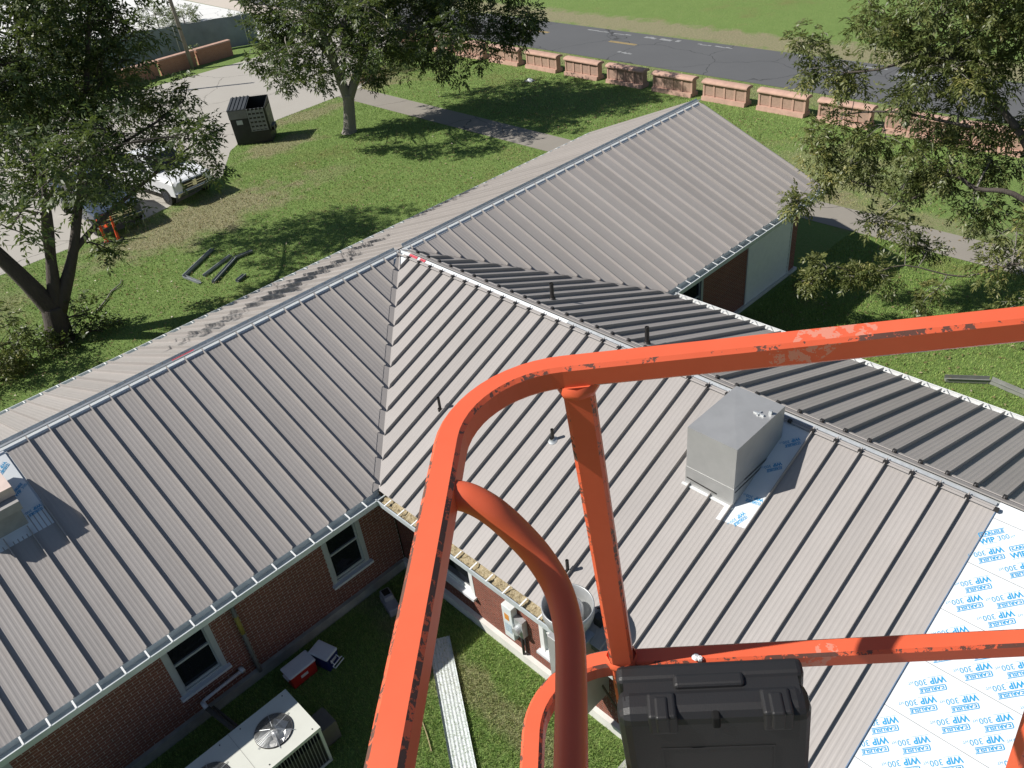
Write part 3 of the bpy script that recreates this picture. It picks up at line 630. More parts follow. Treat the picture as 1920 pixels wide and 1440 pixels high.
for i in range(18):
    y = y0+.06+i*(y1-y0-.12)/17; m.box(x1-.02, x1-.008, y, y+.012, .1, zt-.08)
m.build('coil_guard', simple('guard_grey', (.22, .22, .20), .6), ac, kind='stuff')
m = MB(); m.box(.30, .62, y0-.004, y0+.004, .1, zt-.08); m.build('service_panel', CREAM, ac)
for hx, hy in hc:
    m = MB(); m.lathe([(rad, zt-.005), (rad, zt-.25)], (hx, hy, 0), 32); m.lathe([(rad+.004, zt+.0), (rad+.004, zt+.02), (rad-.012, zt+.02), (rad-.012, zt)], (hx, hy, 0), 32); m.build('fan_shroud', DARK, ac, smooth=True)
    for bI in range(4):
        an = R(38+90*bI); m = MB(); c, s = math.cos(an), math.sin(an); V = []
        for (r_, wv, tw) in ((.06, .05, .05), (.16, .10, .045), (.29, .13, .03)):
            for e in (-1, 1): V.append((hx+r_*c-e*wv*s, hy+r_*s+e*wv*c, zt-.13+e*tw))
        m.add(V, [(0, 1, 3, 2), (2, 3, 5, 4)]); m.build('fan_blade', simple('fan_aluminium', (.62, .62, .61), .35, .5, .08, 6) if 'fan_aluminium' not in MATS else MATS['fan_aluminium'], ac)
    m = MB(); m.lathe([(.001, zt-.03), (.06, zt-.03), (.065, zt-.16), (.05, zt-.2)], (hx, hy, 0), 16); m.build('fan_hub', MATS['fan_aluminium'], ac, smooth=True)
    m = MB()
    for i in range(1, 17):
        q = rad*i/16.5; m.tube([(hx+q*math.cos(2*math.pi*j/28), hy+q*math.sin(2*math.pi*j/28), zt+.03+.02*(1-i/16)) for j in range(29)], .0028, 3, caps=False)
    for j in range(6):
        an = R(15+60*j); m.tube([(hx+.05*math.cos(an), hy+.05*math.sin(an), zt+.055), (hx+(rad+.05)*math.cos(an), hy+(rad+.05)*math.sin(an), zt+.012)], .0055, 5)
    m.build('fan_grille', GALV, ac)
m = MB()
for x in (-1.4, -.7, .2, .6, 1.45):
    for y in (-.48, .48): m.lathe([(.001, zt+.012), (.011, zt+.010), (.012, zt)], (x, y, 0), 8)
m.build('screws', DARK, ac, kind='stuff')
m = MB(); m.box(-9.6+1.62, -9.6+1.95, -6.5, -6.1, 0, .5); db = tag(m.build('disconnect_box', simple('dull_grey_box', (.13, .12, .10), .8, 0, .2, 5), None, bevel=.015), 'dull grey box on the grass beside the condenser', 'box')
MB().box(-7.96, -7.67, -6.51, -6.09, .5, .53).build('box_lid', MATS['dull_grey_box'], db)
def cooler(name, label, loc, rz, L, Wd, H, body, tall):
    c = thing(name, label, 'cooler', loc, rz, 'picnic coolers by the brick wall')
    m = MB(); m.hexa([(x*L/2*(.94 if z == 0 else 1), y*Wd/2*(.94 if z == 0 else 1), z) for z in (0, H) for y in (-1, 1) for x in (-1, 1)]); m.build('body', body, c, bevel=.025)
    m = MB(); m.box(-L/2-.012, L/2+.012, -Wd/2-.012, Wd/2+.012, H, H+.055); m.build('lid', simple('cooler_white', (.66, .66, .68), .5, 0, .08, 5) if 'cooler_white' not in MATS else MATS['cooler_white'], c, bevel=.03)
    m = MB()
    if tall:
        for s in (-.08, .08): m.tube([(s, -Wd/2-.01, H-.06), (s*1.1, -Wd/2-.10, H-.12)], .011, 8)
        m.tube([(-.13, -Wd/2-.10, H-.12), (.13, -Wd/2-.10, H-.12), (.13, -Wd/2-.15, H-.15), (-.13, -Wd/2-.15, H-.15), (-.13, -Wd/2-.10, H-.12)], .012, 8)
    else:
        for s in (-1, 1): m.box(s*L/2-.03, s*L/2+.03, -.09, .09, H-.09, H-.04)
    m.build('handle', MATS['cooler_white'], c)
    m = MB(); m.box(-.08, .08, -Wd/2-.004, -Wd/2+.002, H-.16, H-.09); m.build('badge', MATS['cooler_white'], c)
    return c
cooler('cooler', 'red cooler with a white lid on the shaded grass', (-7.43, -4.83, 0), R(1), .58, .34, .33, simple('cooler_red', (.42, .025, .02), .5), False)
cooler('cooler', 'dark blue wheeled cooler with pull handle and white lid', (-6.92, -4.95, 0), R(16), .32, .46, .36, simple('cooler_blue', (.02, .025, .12), .5), True)
cr = thing('plastic_bin', 'grey plastic bin with a dark recess on the grass at the inner wall corner', 'bin', (-5.18, -4.78, 0), R(-14))
m = MB(); m.box(-.13, .13, -.34, .2, 0, .2); m.build('body', simple('bin_grey', (.30, .29, .32), .5), cr, bevel=.02); m = MB(); m.box(-.11, .11, -.1, .19, .2, .34); m.build('lid', MATS['bin_grey'], cr, bevel=.03); m = MB(); m.box(-.075, .075, -.02, .15, .341, .346); m.build('recess', BLACKP, cr)
# long ribbed offcut lying in the sun
tr = thing('roof_panel_offcut', 'long white ribbed metal panel lying on the sunlit courtyard grass', 'metal panel', (-6.1, -7.9, .03), R(58))
m = MB(); prof = [(-.22, .04), (-.215, 0)] + [(-.2+.4*i/24, .008*(i % 4 in (1, 2))) for i in range(25)] + [(.215, 0), (.22, .045)]; L = 1.95
V = [(s*L, a, z) for a, z in prof for s in (-1, 1)]; m.add(V, [(2*i, 2*i+1, 2*i+3, 2*i+2) for i in range(len(prof)-1)]); m.build('pan', simple('pale_film', (.62, .66, .66), .35, 0, .05, 3), tr)
m = MB(); m.box(-L, L, -.222, -.219, 0, .045); m.build('side_leg', STEEL, tr)
m = MB(); m.tube([(-6.48, -7.42, .03), (-6.6, -7.7, .035), (-6.74, -7.98, .03)], .012, 6); tag(m.build('stick', simple('stick_tan', (.30, .25, .14), .8), None), 'thin tan stick on the grass beside the white metal panel', 'stick')
m = MB(); m.box(-4.95, -4.55, -10.95, -10.62, 0, .03); pv = tag(m.build('paving_slab', simple('paving_grey', (.34, .35, .32), .9, 0, .2, 6), None, bevel=.01), 'square grey concrete slab in the grass by the foundation', 'slab')
m = MB(); m.tube([(-4.42, -11.05, .26), (-4.42, -10.0, 1.5)], .022, 6); tag(m.build('leaning_bar', simple('rusty_bar', (.10, .075, .045), .8), None), 'dark rusty bar leaning on the sunlit brick wall', 'bar')

# ---------------------------------------------------------------- lift platform
Bu, Bv, Bw = Vector((.656, -.750, .079)), Vector((.752, .659, .002)), Vector((-.054, .058, .997))
Bu.normalize(); Bw = Bu.cross(Bv).normalized(); Bv = Bw.cross(Bu).normalized(); B0 = Vector((.3, .2, -1.68))
org = Vector(CAM) + Bu*B0.x + Bv*B0.y + Bw*B0.z
def bmat(): return Matrix(((Bu.x, Bv.x, Bw.x, org.x), (Bu.y, Bv.y, Bw.y, org.y), (Bu.z, Bv.z, Bw.z, org.z), (0, 0, 0, 1)))
bk = thing('lift_platform', 'chipped orange guard rails of the raised work platform above the roof', 'lift platform'); bk.matrix_world = bmat()
def sq(path, half, up=(0, 0, 1), closed=False, ch=.0045, flat=False):
    P = [Vector(p)-B0 for p in path]; n = len(P); U = Vector(up); V = []; F = []; M = []
    sec = [(-half+ch, -half), (half-ch, -half), (half, -half+ch), (half, half-ch), (half-ch, half), (-half+ch, half), (-half, half-ch), (-half, -half+ch)]
    for i, p in enumerate(P):
        a, b = (P[(i-1) % n], P[(i+1) % n]) if closed else (P[max(i-1, 0)], P[min(i+1, n-1)])
        t_ = (b-a).normalized(); x = t_.cross(U).normalized(); y = x.cross(t_)
        V += [p + x*q[0] + y*q[1] for q in sec]
    for i in range(n if closed else n-1):
        for j in range(8):
            F.append((i*8+j, i*8+(j+1) % 8, ((i+1) % n)*8+(j+1) % 8, ((i+1) % n)*8+j)); M.append(j % 2)
    if not closed: F += [tuple(range(7, -1, -1)), tuple(range((n-1)*8, n*8))]; M += [0, 0]
    return mesh('rail', V, F, False, M)
def loop(u0, u1, v0, v1, r, z, n=12):
    pts = []
    for cx, cy, a0 in ((u1-r, v1-r, 0), (u0+r, v1-r, 90), (u0+r, v0+r, 180), (u1-r, v0+r, 270)):
        for i in range(n+1): an = R(a0+90*i/n); pts.append((cx+r*math.cos(an), cy+r*math.sin(an), z))
    out = []
    for i, p in enumerate(pts):
        q = pts[(i+1) % len(pts)]; out.append(p); Lq = (Vector(q)-Vector(p)).length; k = int(Lq/.25)
        out += [tuple(Vector(p).lerp(Vector(q), j/(k+1))) for j in range(1, k+1)]
    return out
OM = [ORANGE, ORANGEE]
u0, u1, v0, v1 = -.218, 1.55, -.45, .8155
obj('top_rail', sq(loop(u0, u1, v0, v1, .125, -.578), .016, closed=True), OM, bk)
obj('lower_rail', sq(loop(u0, u1, v0, v1, .125, -1.159), .016, closed=True), OM, bk)
for (pu, pv_) in ((-.0785, v1), (.578, v1), (1.2, v1), (u0, .05), (u0, -.35), (u1, .4), (u1, -.2), (.6, v0)):
    obj('post', sq([(pu, pv_, -.590), (pu, pv_, -1.20), (pu, pv_, -1.68)], .0185, up=(0, 1, 0)), OM, bk)
    c_ = Vector((pu, pv_, -.594))-B0
    for zz in (c_.z, c_.z-.548+.0):
        wm = MB(); wm.lathe([(.024, .004), (.0275, -.003), (.026, -.010), (.021, -.014)], (c_.x, c_.y, zz), 8); wm.build('weld_bead', ORANGE, bk, smooth=True)
gp0 = [(-.207, .623, -.583), (-.190, .622, -.590), (-.173, .628, -.615), (-.156, .636, -.655), (-.138, .645, -.71), (-.1235, .642, -.762), (-.1155, .615, -.792), (-.112, .570, -.80), (-.111, .443, -.80), (-.111, .1, -.80), (-.111, -.3, -.80)]
gp = []
for q, hn in zip(gp0, (.583, .588, .602, .628, .662, .692, .71, .718, .72, .72, .72)):
    gp.append(tuple(c_*hn/-q[2] for c_ in q))
def smoothpath(P, k=5):
    out = []; Q = [Vector(p) for p in P]
    for i in range(len(Q)-1):
        a, b, c, d = Q[max(i-1, 0)], Q[i], Q[i+1], Q[min(i+2, len(Q)-1)]
        for j in range(k):
            s = j/k; out.append(.5*((2*b)+(c-a)*s+(2*a-5*b+4*c-d)*s*s+(3*b-a-3*c+d)*s**3))
    return out+[Q[-1]]
m = MB(); m.tube([q-B0 for q in smoothpath(gp)], .0158, 16); m.build('guard_tube', ORANGE, bk, smooth=True)
m = MB(); m.box(u0-.02-B0.x, u1+.02-B0.x, v0-.02-B0.y, v1+.02-B0.y, -1.70-B0.z, -1.68-B0.z); m.build('floor_plate', STEEL, bk)
m = MB(); m.box(u0-B0.x, u1-B0.x, v1+.002-B0.y, v1+.008-B0.y, -1.68-B0.z, -1.57-B0.z).box(u0-.008-B0.x, u0-.002-B0.x, v0-B0.y, v1-B0.y, -1.68-B0.z, -1.57-B0.z); m.build('toe_board', ORANGE, bk)
m = MB(); m.box(-.08-B0.x, .185-B0.x, .70-B0.y, .797-B0.y, -1.435-B0.z, -1.425-B0.z).box(-.06-B0.x, -.05-B0.x, .71-B0.y, .80-B0.y, -1.52-B0.z, -1.435-B0.z).box(.18-B0.x, .19-B0.x, .71-B0.y, .80-B0.y, -1.52-B0.z, -1.435-B0.z); m.build('tool_tray', STEEL, bk)
m = MB()
for q in ((.14, .7985, -1.160), (.90, .7985, -.58), (.05, .7985, -1.165)): m.tube([Vector((q[0], q[1]+.0005, q[2]))-B0, Vector((q[0], q[1]-.0012, q[2]))-B0], .004, 8)
m.build('bolt_hole', DARK, bk)
tcs = thing('tool_case', 'black plastic tool case with two latches leaning on the orange rail', 'tool case'); tcs.matrix_world = bmat()
def cb(m, a0, a1, b0, b1, c0, c1): return m.box(a0-B0.x, a1-B0.x, b0-B0.y, b1-B0.y, c0-B0.z, c1-B0.z)
m = MB(); cb(m, -.089, .193, .763, .797, -1.424, -1.136); m.build('back_shell', BLACKP, tcs, bevel=.010)
m = MB(); cb(m, -.090, .194, .703, .7615, -1.424, -1.139); m.build('front_shell', BLACKP, tcs, bevel=.020)
m = MB(); cb(m, -.078, .182, .735, .785, -1.42, -1.1405); m.build('gasket', BLACKP, tcs)
m = MB(); cb(m, -.002, .104, .750, .774, -1.150, -1.1335); m.build('handle', BLACKP, tcs, bevel=.006)
for a in (-.044, .122):
    m = MB(); cb(m, a, a+.043, .700, .744, -1.180, -1.1345); lt = m.build('latch', BLACKP, tcs, bevel=.005); m = MB(); cb(m, a+.011, a+.031, .697, .735, -1.172, -1.1315); m.build('latch_tab', BLACKP, lt, bevel=.004)
m = MB(); cb(m, .049, .061, .700, .736, -1.168, -1.1415); m.build('hinge_slot', simple('slot_black', (.002, .002, .002), .9), tcs, bevel=.003)
m = MB()
for r_ in ((-.030, .140, -1.224, -1.221), (-.030, .140, -1.303, -1.300), (-.030, -.027, -1.300, -1.224), (.137, .140, -1.300, -1.224)): cb(m, r_[0], r_[1], .7018, .7036, r_[2], r_[3])
m.build('label_border', BLACKP, tcs)
m = MB(); m.lathe([(.001, .006), (.005, .004), (.007, .001), (.004, -.002)], Vector((.037, .806, -1.1425))-B0, 7); m.lathe([(.001, .005), (.004, .004), (.005, .0)], Vector((.043, .803, -1.1425))-B0, 6)
fb = m.build('foam_scrap', WHITEM, None); fb.matrix_world = bmat(); tag(fb, 'small white foam crumb on the orange rail above the tool case', 'foam scrap')

# ---------------------------------------------------------------- yard: dumpster, trucks, cones
dp = thing('dumpster', 'black dumpster with one ribbed lid hanging open on the concrete edge', 'dumpster', (8.71, 24.11, 0), math.atan2(-1.16, 1.36))
BLKST = simple('dumpster_black', (.022, .024, .025), .55, .1, .3, 3); GRYST = simple('dumpster_grey', (.16, .16, .155), .6, .1, .25, 4); LID = simple('dumpster_lid', (.05, .055, .06), .55, 0, .2, 5)
hw, D0, D1, Hf, Hb = .90, 0, 1.35, 1.80, 2.02
m = MB(); tk = .03
def wallq(m, A, B_, Cc, Dd):
    n = (Vector(B_)-Vector(A)).cross(Vector(Dd)-Vector(A)).normalized()*tk; V = [Vector(q) for q in (A, B_, Cc, Dd)]; V2 = [q-n for q in V]
    m.add(V+V2, [(0, 1, 2, 3), (7, 6, 5, 4), (0, 4, 5, 1), (1, 5, 6, 2), (2, 6, 7, 3), (3, 7, 4, 0)])
fl = -.10
wallq(m, (-hw, D0, .06), (hw, D0, .06), (hw+.03, fl, Hf), (-hw-.03, fl, Hf)); wallq(m, (hw, D0, .06), (hw, D1, .06), (hw+.03, D1, Hb), (hw+.03, fl, Hf)); wallq(m, (hw, D1, .06), (-hw, D1, .06), (-hw-.03, D1, Hb), (hw+.03, D1, Hb)); wallq(m, (-hw, D1, .06), (-hw, D0, .06), (-hw-.03, fl, Hf), (-hw-.03, D1, Hb)); m.box(-hw, hw, D0, D1, .04, .08); m.build('body', BLKST, dp)
m = MB(); m.hexa([(-hw-.028, fl-.022, Hf-.42), (.0, fl-.022, Hf-.42), (-hw-.028, fl+.03, Hf-.42), (0, fl+.03, Hf-.42), (-hw-.03, fl-.034, Hf), (0, fl-.034, Hf), (-hw-.03, fl+.02, Hf), (0, fl+.02, Hf)]); m.build('grey_band', GRYST, dp); MB().box(hw+.035, hw+.05, .05, D1-.1, .62, Hf-.1).build('side_plate', GRYST, dp)
m = MB(); m.hexa([(-hw-.05, fl-.05, Hf), (.0, fl-.05, Hf), (-hw-.05, D1, Hb), (0, D1, Hb), (-hw-.05, fl-.05, Hf+.04), (0, fl-.05, Hf+.04), (-hw-.05, D1, Hb+.04), (0, D1, Hb+.04)])
for i in range(5):
    x = -hw+.02+i*.19; m.hexa([(x, fl-.04, Hf+.04), (x+.07, fl-.04, Hf+.04), (x, D1, Hb+.04), (x+.07, D1, Hb+.04), (x+.01, fl-.03, Hf+.075), (x+.06, fl-.03, Hf+.075), (x+.01, D1, Hb+.075), (x+.06, D1, Hb+.075)])
m.build('closed_lid', LID, dp)
m = MB(); LG = simple('open_lid_grey', (.22, .225, .23), .5, 0, .15, 5); zl0, zl1 = .72, Hf+.03
yf = lambda z: fl*(z-.06)/(Hf-.06)-.06
m.hexa([(.02, yf(zl0), zl0), (hw, yf(zl0), zl0), (.02, yf(zl0)+.03, zl0), (hw, yf(zl0)+.03, zl0), (.02, yf(zl1), zl1), (hw, yf(zl1), zl1), (.02, yf(zl1)+.03, zl1), (hw, yf(zl1)+.03, zl1)]); lid = m.build('open_lid', DARK, dp)
for i in range(5):
    x = .03+i*.2; m = MB(); m.hexa([(x, yf(zl0)-.04, zl0), (x+.05, yf(zl0)-.04, zl0), (x, yf(zl0), zl0), (x+.05, yf(zl0), zl0), (x, yf(zl1)-.04, zl1), (x+.05, yf(zl1)-.04, zl1), (x, yf(zl1), zl1), (x+.05, yf(zl1), zl1)]); m.build('lid_rib', LG, lid)
m = MB()
for i in range(4):
    for j in range(5):
        x = .085+i*.2; z = zl0+.04+j*.215; MB().box(x, x+.14, yf(z)-.022, yf(z)-.001, z, z+.12).build('lid_rung', LG, lid)
m = MB().box(.02, hw, yf(zl0)-.045, yf(zl0), zl0-.03, zl0); m.build('lid_lip', LG, lid)
m = MB(); m.box(hw+.02, hw+.20, .30, .95, .46, .74); m.build('fork_pocket', GRYST, dp, bevel=.02); m = MB(); m.box(hw+.06, hw+.16, .292, .299, .52, .68).box(hw+.201, hw+.203, .45, .8, .52, .68); m.build('pocket_hole', simple('hole_black', (.004, .004, .004), .9), dp)
m = MB(); m.box(-hw+.28, -hw+.58, yf(1.2)+.035, yf(1.2)+.045, 1.08, 1.30); m.build('notice_plate', simple('notice_grey', (.40, .42, .42), .6, 0, .2, 20), dp)

def truck(label, loc, rz, paint, grille):
    t_ = thing('pickup_truck', label, 'truck', loc, rz)     # nose towards -y
    hw = 1.0
    def section(pts, y): return [(x, y, z) for x, z in pts]
    prof = []                                               # stations along y: (y, half width, z low, z shoulder, z top, half width top)
    m = MB(); st = [(-2.85, .86, .55, .95, 1.08, .78), (-2.70, .98, .45, 1.02, 1.14, .86), (-2.2, 1.0, .45, 1.06, 1.19, .90), (-1.35, 1.0, .45, 1.1, 1.24, .92), (1.1, 1.0, .45, 1.1, 1.22, .95), (2.8, .99, .5, 1.1, 1.2, .95), (2.92, .95, .55, 1.05, 1.15, .92)]
    V = []
    for (y, a, z0, z1, z2, b) in st: V += [(-a, y, z0), (-a, y, z1), (-b, y, z2), (b, y, z2), (a, y, z1), (a, y, z0)]
    F = [(i*6+j, (i+1)*6+j, (i+1)*6+(j+1) % 6, i*6+(j+1) % 6) for i in range(len(st)-1) for j in range(6)]; F += [(0, 1, 2, 3, 4, 5), tuple((len(st)-1)*6+q for q in (5, 4, 3, 2, 1, 0))]
    m.add(V, F); m.build('body', paint, t_, bevel=.03)
    m = MB(); cv = [(-1.35, .93, 1.22), (-.55, .76, 1.86), (.85, .76, 1.88), (1.1, .90, 1.22)]; V = []
    for (y, a, z) in cv: V += [(-a, y, z), (a, y, z)]
    m.add(V, [(0, 1, 3, 2), (2, 3, 5, 4), (4, 5, 7, 6), (0, 2, 4, 6), (1, 7, 5, 3)]); m.build('cab', paint, t_, bevel=.04)
    m = MB(); m.add([(-.82, -1.32, 1.28), (.82, -1.32, 1.28), (.70, -.60, 1.82), (-.70, -.60, 1.82)], [(0, 1, 2, 3)]); m.V = [(x, y-.025, z+.02) for x, y, z in m.V]; m.build('windshield', GLASS, t_)
    for s in (-1, 1):
        m = MB(); m.add([(s*.925, -1.0, 1.27), (s*.79, -.45, 1.78), (s*.79, .78, 1.80), (s*.915, .95, 1.27)], [(0, 1, 2, 3)]); m.V = [(x+s*.025, y, z) for x, y, z in m.V]; m.build('side_window', GLASS, t_)
        m = MB(); m.box(s*1.02-.05, s*1.02+.09*s+.05, -1.05, -.93, 1.22, 1.42); m.build('mirror', BLACKP, t_, bevel=.02)
        m = MB(); m.box(min(s*.58, s*.86), max(s*.58, s*.86), -2.80, -2.72, .86, 1.05); m.build('headlight', simple('lens', (.55, .56, .57), .15, 0, .05, 4) if 'lens' not in MATS else MATS['lens'], t_, bevel=.02)
        for y in (-1.95, 1.85):
            m = MB(); m.tube([(s*.80, y, .39), (s*1.01, y, .39)], .39, 24); wh = m.build('wheel', RUBBER, t_); m = MB(); m.tube([(s*.95, y, .39), (s*1.018, y, .39)], .23, 14); m.build('rim', CHROME, wh)
    m = MB(); m.box(-.58, .58, -2.885, -2.80, .72, 1.03); gr = m.build('grille', BLACKP, t_)
    for z in grille: m = MB(); m.box(-.60, .60, -2.90, -2.87, z, z+.035); m.build('grille_bar', CHROME, gr)
    m = MB(); m.box(-.10, .10, -2.905, -2.875, .74, 1.01); m.build('badge', CHROME, gr, bevel=.01)
    m = MB(); m.hexa([(-.95, -2.88, .46), (.95, -2.88, .46), (-.98, -2.6, .46), (.98, -2.6, .46), (-.95, -2.93, .66), (.95, -2.93, .66), (-.98, -2.6, .66), (.98, -2.6, .66)]); m.build('bumper', CHROME, t_, bevel=.03)
    m = MB(); m.box(-.80, .80, 1.2, 2.85, .7, 1.215); m.build('bed_liner', BLACKP, t_)
    return t_
truck('white pickup truck parked nose out beside the lawn', (2.95, 22.65, .006), R(7), WHITEP, (.80, .90))
truck('dark slate pickup truck parked beside the orange delineators', (-.20, 22.35, .006), R(-2), BLUEP, (.76, .85, .95))
for x, y, tl, lb in ((-1.28, 19.2, (.03, -.04), 'tall orange delineator post by the front wheel of the dark pickup'), (-.86, 19.0, (.05, .02), 'tall orange delineator post before the headlight of the dark pickup')):
    c_ = thing('traffic_delineator', lb, 'delineator', (x, y, 0), 0, 'delineators by the trucks'); c_.rotation_euler = (tl[0], tl[1], 0)
    m = MB(); m.lathe([(.09, .05), (.06, .12), (.055, .5), (.05, .52), (.05, .95), (.035, 1.0), (.035, 1.06), (.001, 1.08)], n=14); m.build('post', CONE, c_, smooth=True); m = MB(); m.box(-.19, .19, -.19, .19, 0, .05); m.build('base', RUBBER, c_, bevel=.02); m = MB(); m.lathe([(.0565, .56), (.0535, .66)], n=14); m.build('reflective_band', CONE, c_)
# cast stone wall sections along the road
PY = [2.65+3.085*i for i in range(-3, 10)]
proto = None
def wall_section(y, lab):
    t_ = thing('stone_wall_section', lab, 'wall', (25.05, y, 0), 0, 'pink cast stone wall sections along the road')
    L = 2.45
    for nm, me in WS: 
        if isinstance(me, list):
            for (q, mm) in me: obj(nm, mm, PINKP, t_, loc=(0, q, 0))
        else: obj(nm, me, PINK, t_)
    return t_
L = 2.45
base = MB(); base.hexa([(-.16, 0, 0), (.52, 0, 0), (-.16, L, 0), (.52, L, 0), (-.12, 0, .2), (.48, 0, .2), (-.12, L, .2), (.48, L, .2)])
body = MB(); body.box(.03, .36, .02, L-.02, .2, .82)
pil = MB(); pil.box(-.012, .03, 0, .10, .2, .82)
cap = MB(); n = 7; V = []
for y in (-.05, L+.05):
    for i in range(n+1): an = math.pi*i/n; V.append((.195-.29*math.cos(an), y, .87+.10*math.sin(an)))
    V += [(.485, y, .82), (-.095, y, .82)]
kk = n+3; cap.add(V, [(i, (i+1) % kk, kk+(i+1) % kk, kk+i) for i in range(kk)] + [tuple(range(kk-1, -1, -1)), tuple(range(kk, 2*kk))])
pan = MB(); pan.box(.0, .03, 0, .50, .24, .78)
me_b, me_w, me_c, me_p, me_pl = base.mesh('base'), body.mesh('body'), cap.mesh('cap'), pan.mesh('panel'), pil.mesh('pilaster')
for i, y in enumerate(PY):
    t_ = thing('stone_wall_section', 'pink cast stone wall section with rounded cap beside the road', 'wall', (25.05, y, 0), random.uniform(-.012, .012), 'pink cast stone wall sections along the road')
    obj('base', me_b, PINK, t_); obj('body', me_w, PINK, t_); obj('cap', me_c, PINK, t_)
    for j in range(5): obj('pilaster', me_pl, PINK, t_, loc=(0, j*(L-.10)/4, 0))
    for j in range(4): obj('panel', me_p, PINKP, t_, loc=(.018, .10+j*(L-.10)/4-.01, 0))
for i, (x0, x1) in enumerate(((9.3, 12.2), (12.4, 14.95), (15.15, 17.75))):
    t_ = thing('low_brick_wall', 'low orange brick wall section with a pale cap beyond the driveway', 'wall', ((x0+x1)/2, 42.5, 0), 0, 'low brick walls beyond the driveway'); h = (x1-x0)/2
    m = MB(); m.box(-h, h, -.18, .18, 0, .95); m.build('masonry', PINKB, t_); m = MB(); m.box(-h-.03, h+.03, -.22, .22, .95, 1.05); m.build('cap', PINK, t_)
m = MB(); m.tube([(14.35, 41.85, 0), (14.28, 41.9, 4.5), (14.18, 41.95, 9.5)], [.13, .12, .10], 10); tag(m.build('utility_pole', simple('weathered_wood', (.20, .18, .15), .9, 0, .2, 3), None, smooth=True), 'weathered utility pole in front of the low brick wall', 'pole')
m = MB(); m.tube([(7.4, 41.4, 0), (7.4, 41.4, 9.5)], [.13, .10], 10); tag(m.build('utility_pole', MATS['weathered_wood'], None, smooth=True), 'utility pole almost hidden behind the dark pecan crown', 'pole')
# screened fence
fe = thing('screen_fence', 'long blue grey screened chain fence behind the low brick walls', 'fence', (0, 0, 0)); fe.location = (14, 46, 0)
FP = [(-6+14, 50.0), (12.0, 47.6), (15.6, 46.0), (19.9, 43.9), (20.6, 43.5)]
for i in range(len(FP)-1):
    a, b = Vector((*FP[i], 0))-fe.location, Vector((*FP[i+1], 0))-fe.location; a.z = b.z = 0; m = MB(); n = 10; V = []
    for j in range(n+1):
        q = a.lerp(b, j/n); V += [(q.x, q.y+.03*math.sin(j*1.7), .03), (q.x, q.y+.05*math.sin(j*2.1), 2.1+.03*math.sin(j*1.3))]
    m.add(V, [(2*j, 2*j+2, 2*j+3, 2*j+1) for j in range(n)]); m.build('screen_panel', SCREEN, fe)
    m = MB(); m.tube([(a.x, a.y-.04, 0), (a.x, a.y-.04, 2.3)], .03, 8); m.build('fence_post', GALV, fe)
# leftovers on the lawn
def channel(name, label, pts, wd, dp_, mat, cat='gutter', grp=None):
    t_ = thing(name, label, cat, (pts[0][0], pts[0][1], 0), 0, grp); O_ = Vector((pts[0][0], pts[0][1], 0))
    for i in range(len(pts)-1):
        a, b = Vector(pts[i])-O_, Vector(pts[i+1])-O_; d = (b-a).normalized(); s = d.cross(Vector((0, 0, 1))).normalized(); m = MB()
        for (o0, o1, z0, z1) in ((-wd/2, wd/2, 0, .006), (-wd/2, -wd/2+.006, .006, dp_), (wd/2-.006, wd/2, .006, dp_), (wd/2, wd/2+.02, dp_-.006, dp_)):
            m.hexa([q+s*o+Vector((0, 0, z)) for z in (z0, z1) for o in (o0, o1) for q in (a, b)])
        m.build('channel', mat, t_)
    return t_
OLDG = simple('old_gutter', (.23, .25, .26), .6, .3, .25, 4); OLDW = simple('pale_gutter', (.25, .26, .24), .6, .1, .25, 4)
channel('old_gutter', 'bent grey scrap gutter with a broken corner lying in tree shade', [(1.10, 14.55, .02), (-.75, 13.35, .02), (-.62, 12.35, .02)], .11, .09, OLDG)
channel('old_gutter', 'straight grey scrap gutter lying between two others on the lawn', [(1.25, 13.40, .02), (-.25, 12.75, .02)], .10, .07, OLDG)
channel('old_gutter', 'kinked grey scrap gutter with a raised end on the shaded lawn', [(-.30, 11.95, .02), (1.25, 13.05, .02), (1.95, 12.95, .04)], .11, .09, OLDG)
channel('old_gutter', 'short dark scrap gutter piece near the far eave', [(.30, 11.25, .02), (.75, 11.45, .02)], .12, .10, OLDG)
channel('old_gutter', 'long pale gutter lying on the grass past the shaded cross wing', [(9.15, -10.3, .02), (9.75, -11.2, .02), (9.3, -14.5, .02)], .17, .13, OLDW)
m = MB()
V = []; n = 9
for i in range(n):
    for j in range(n): V.append((23.2+.34*(i/(n-1)-.5)*(1+.3*random.random()), 18.45+.42*(j/(n-1)-.5)*(1+.3*random.random()), .02+.16*max(0, 1-((i-4)**2+(j-4)**2)/18)*(.6+.5*random.random())))
m.add(V, [(i*n+j, i*n+j+1, (i+1)*n+j+1, (i+1)*n+j) for i in range(n-1) for j in range(n-1)]); tag(m.build('litter_bag', WHITEM, None, smooth=True), 'crumpled white litter bag on the grass before the stone walls', 'litter bag')
m = MB(); m.tube([(-4.05, 13.6, .04), (-3.4, 14.2, .05), (-3.0, 14.7, .04), (-2.55, 14.95, .05), (-2.35, 15.3, .04)], [.03, .028, .025, .02, .012], 6); m.tube([(-3.0, 14.7, .04), (-2.5, 14.7, .05)], [.018, .01], 5); tag(m.build('fallen_branch', BARKP, None, smooth=True), 'bare fallen branch on the lawn beside the dark leaning trunks', 'branch')
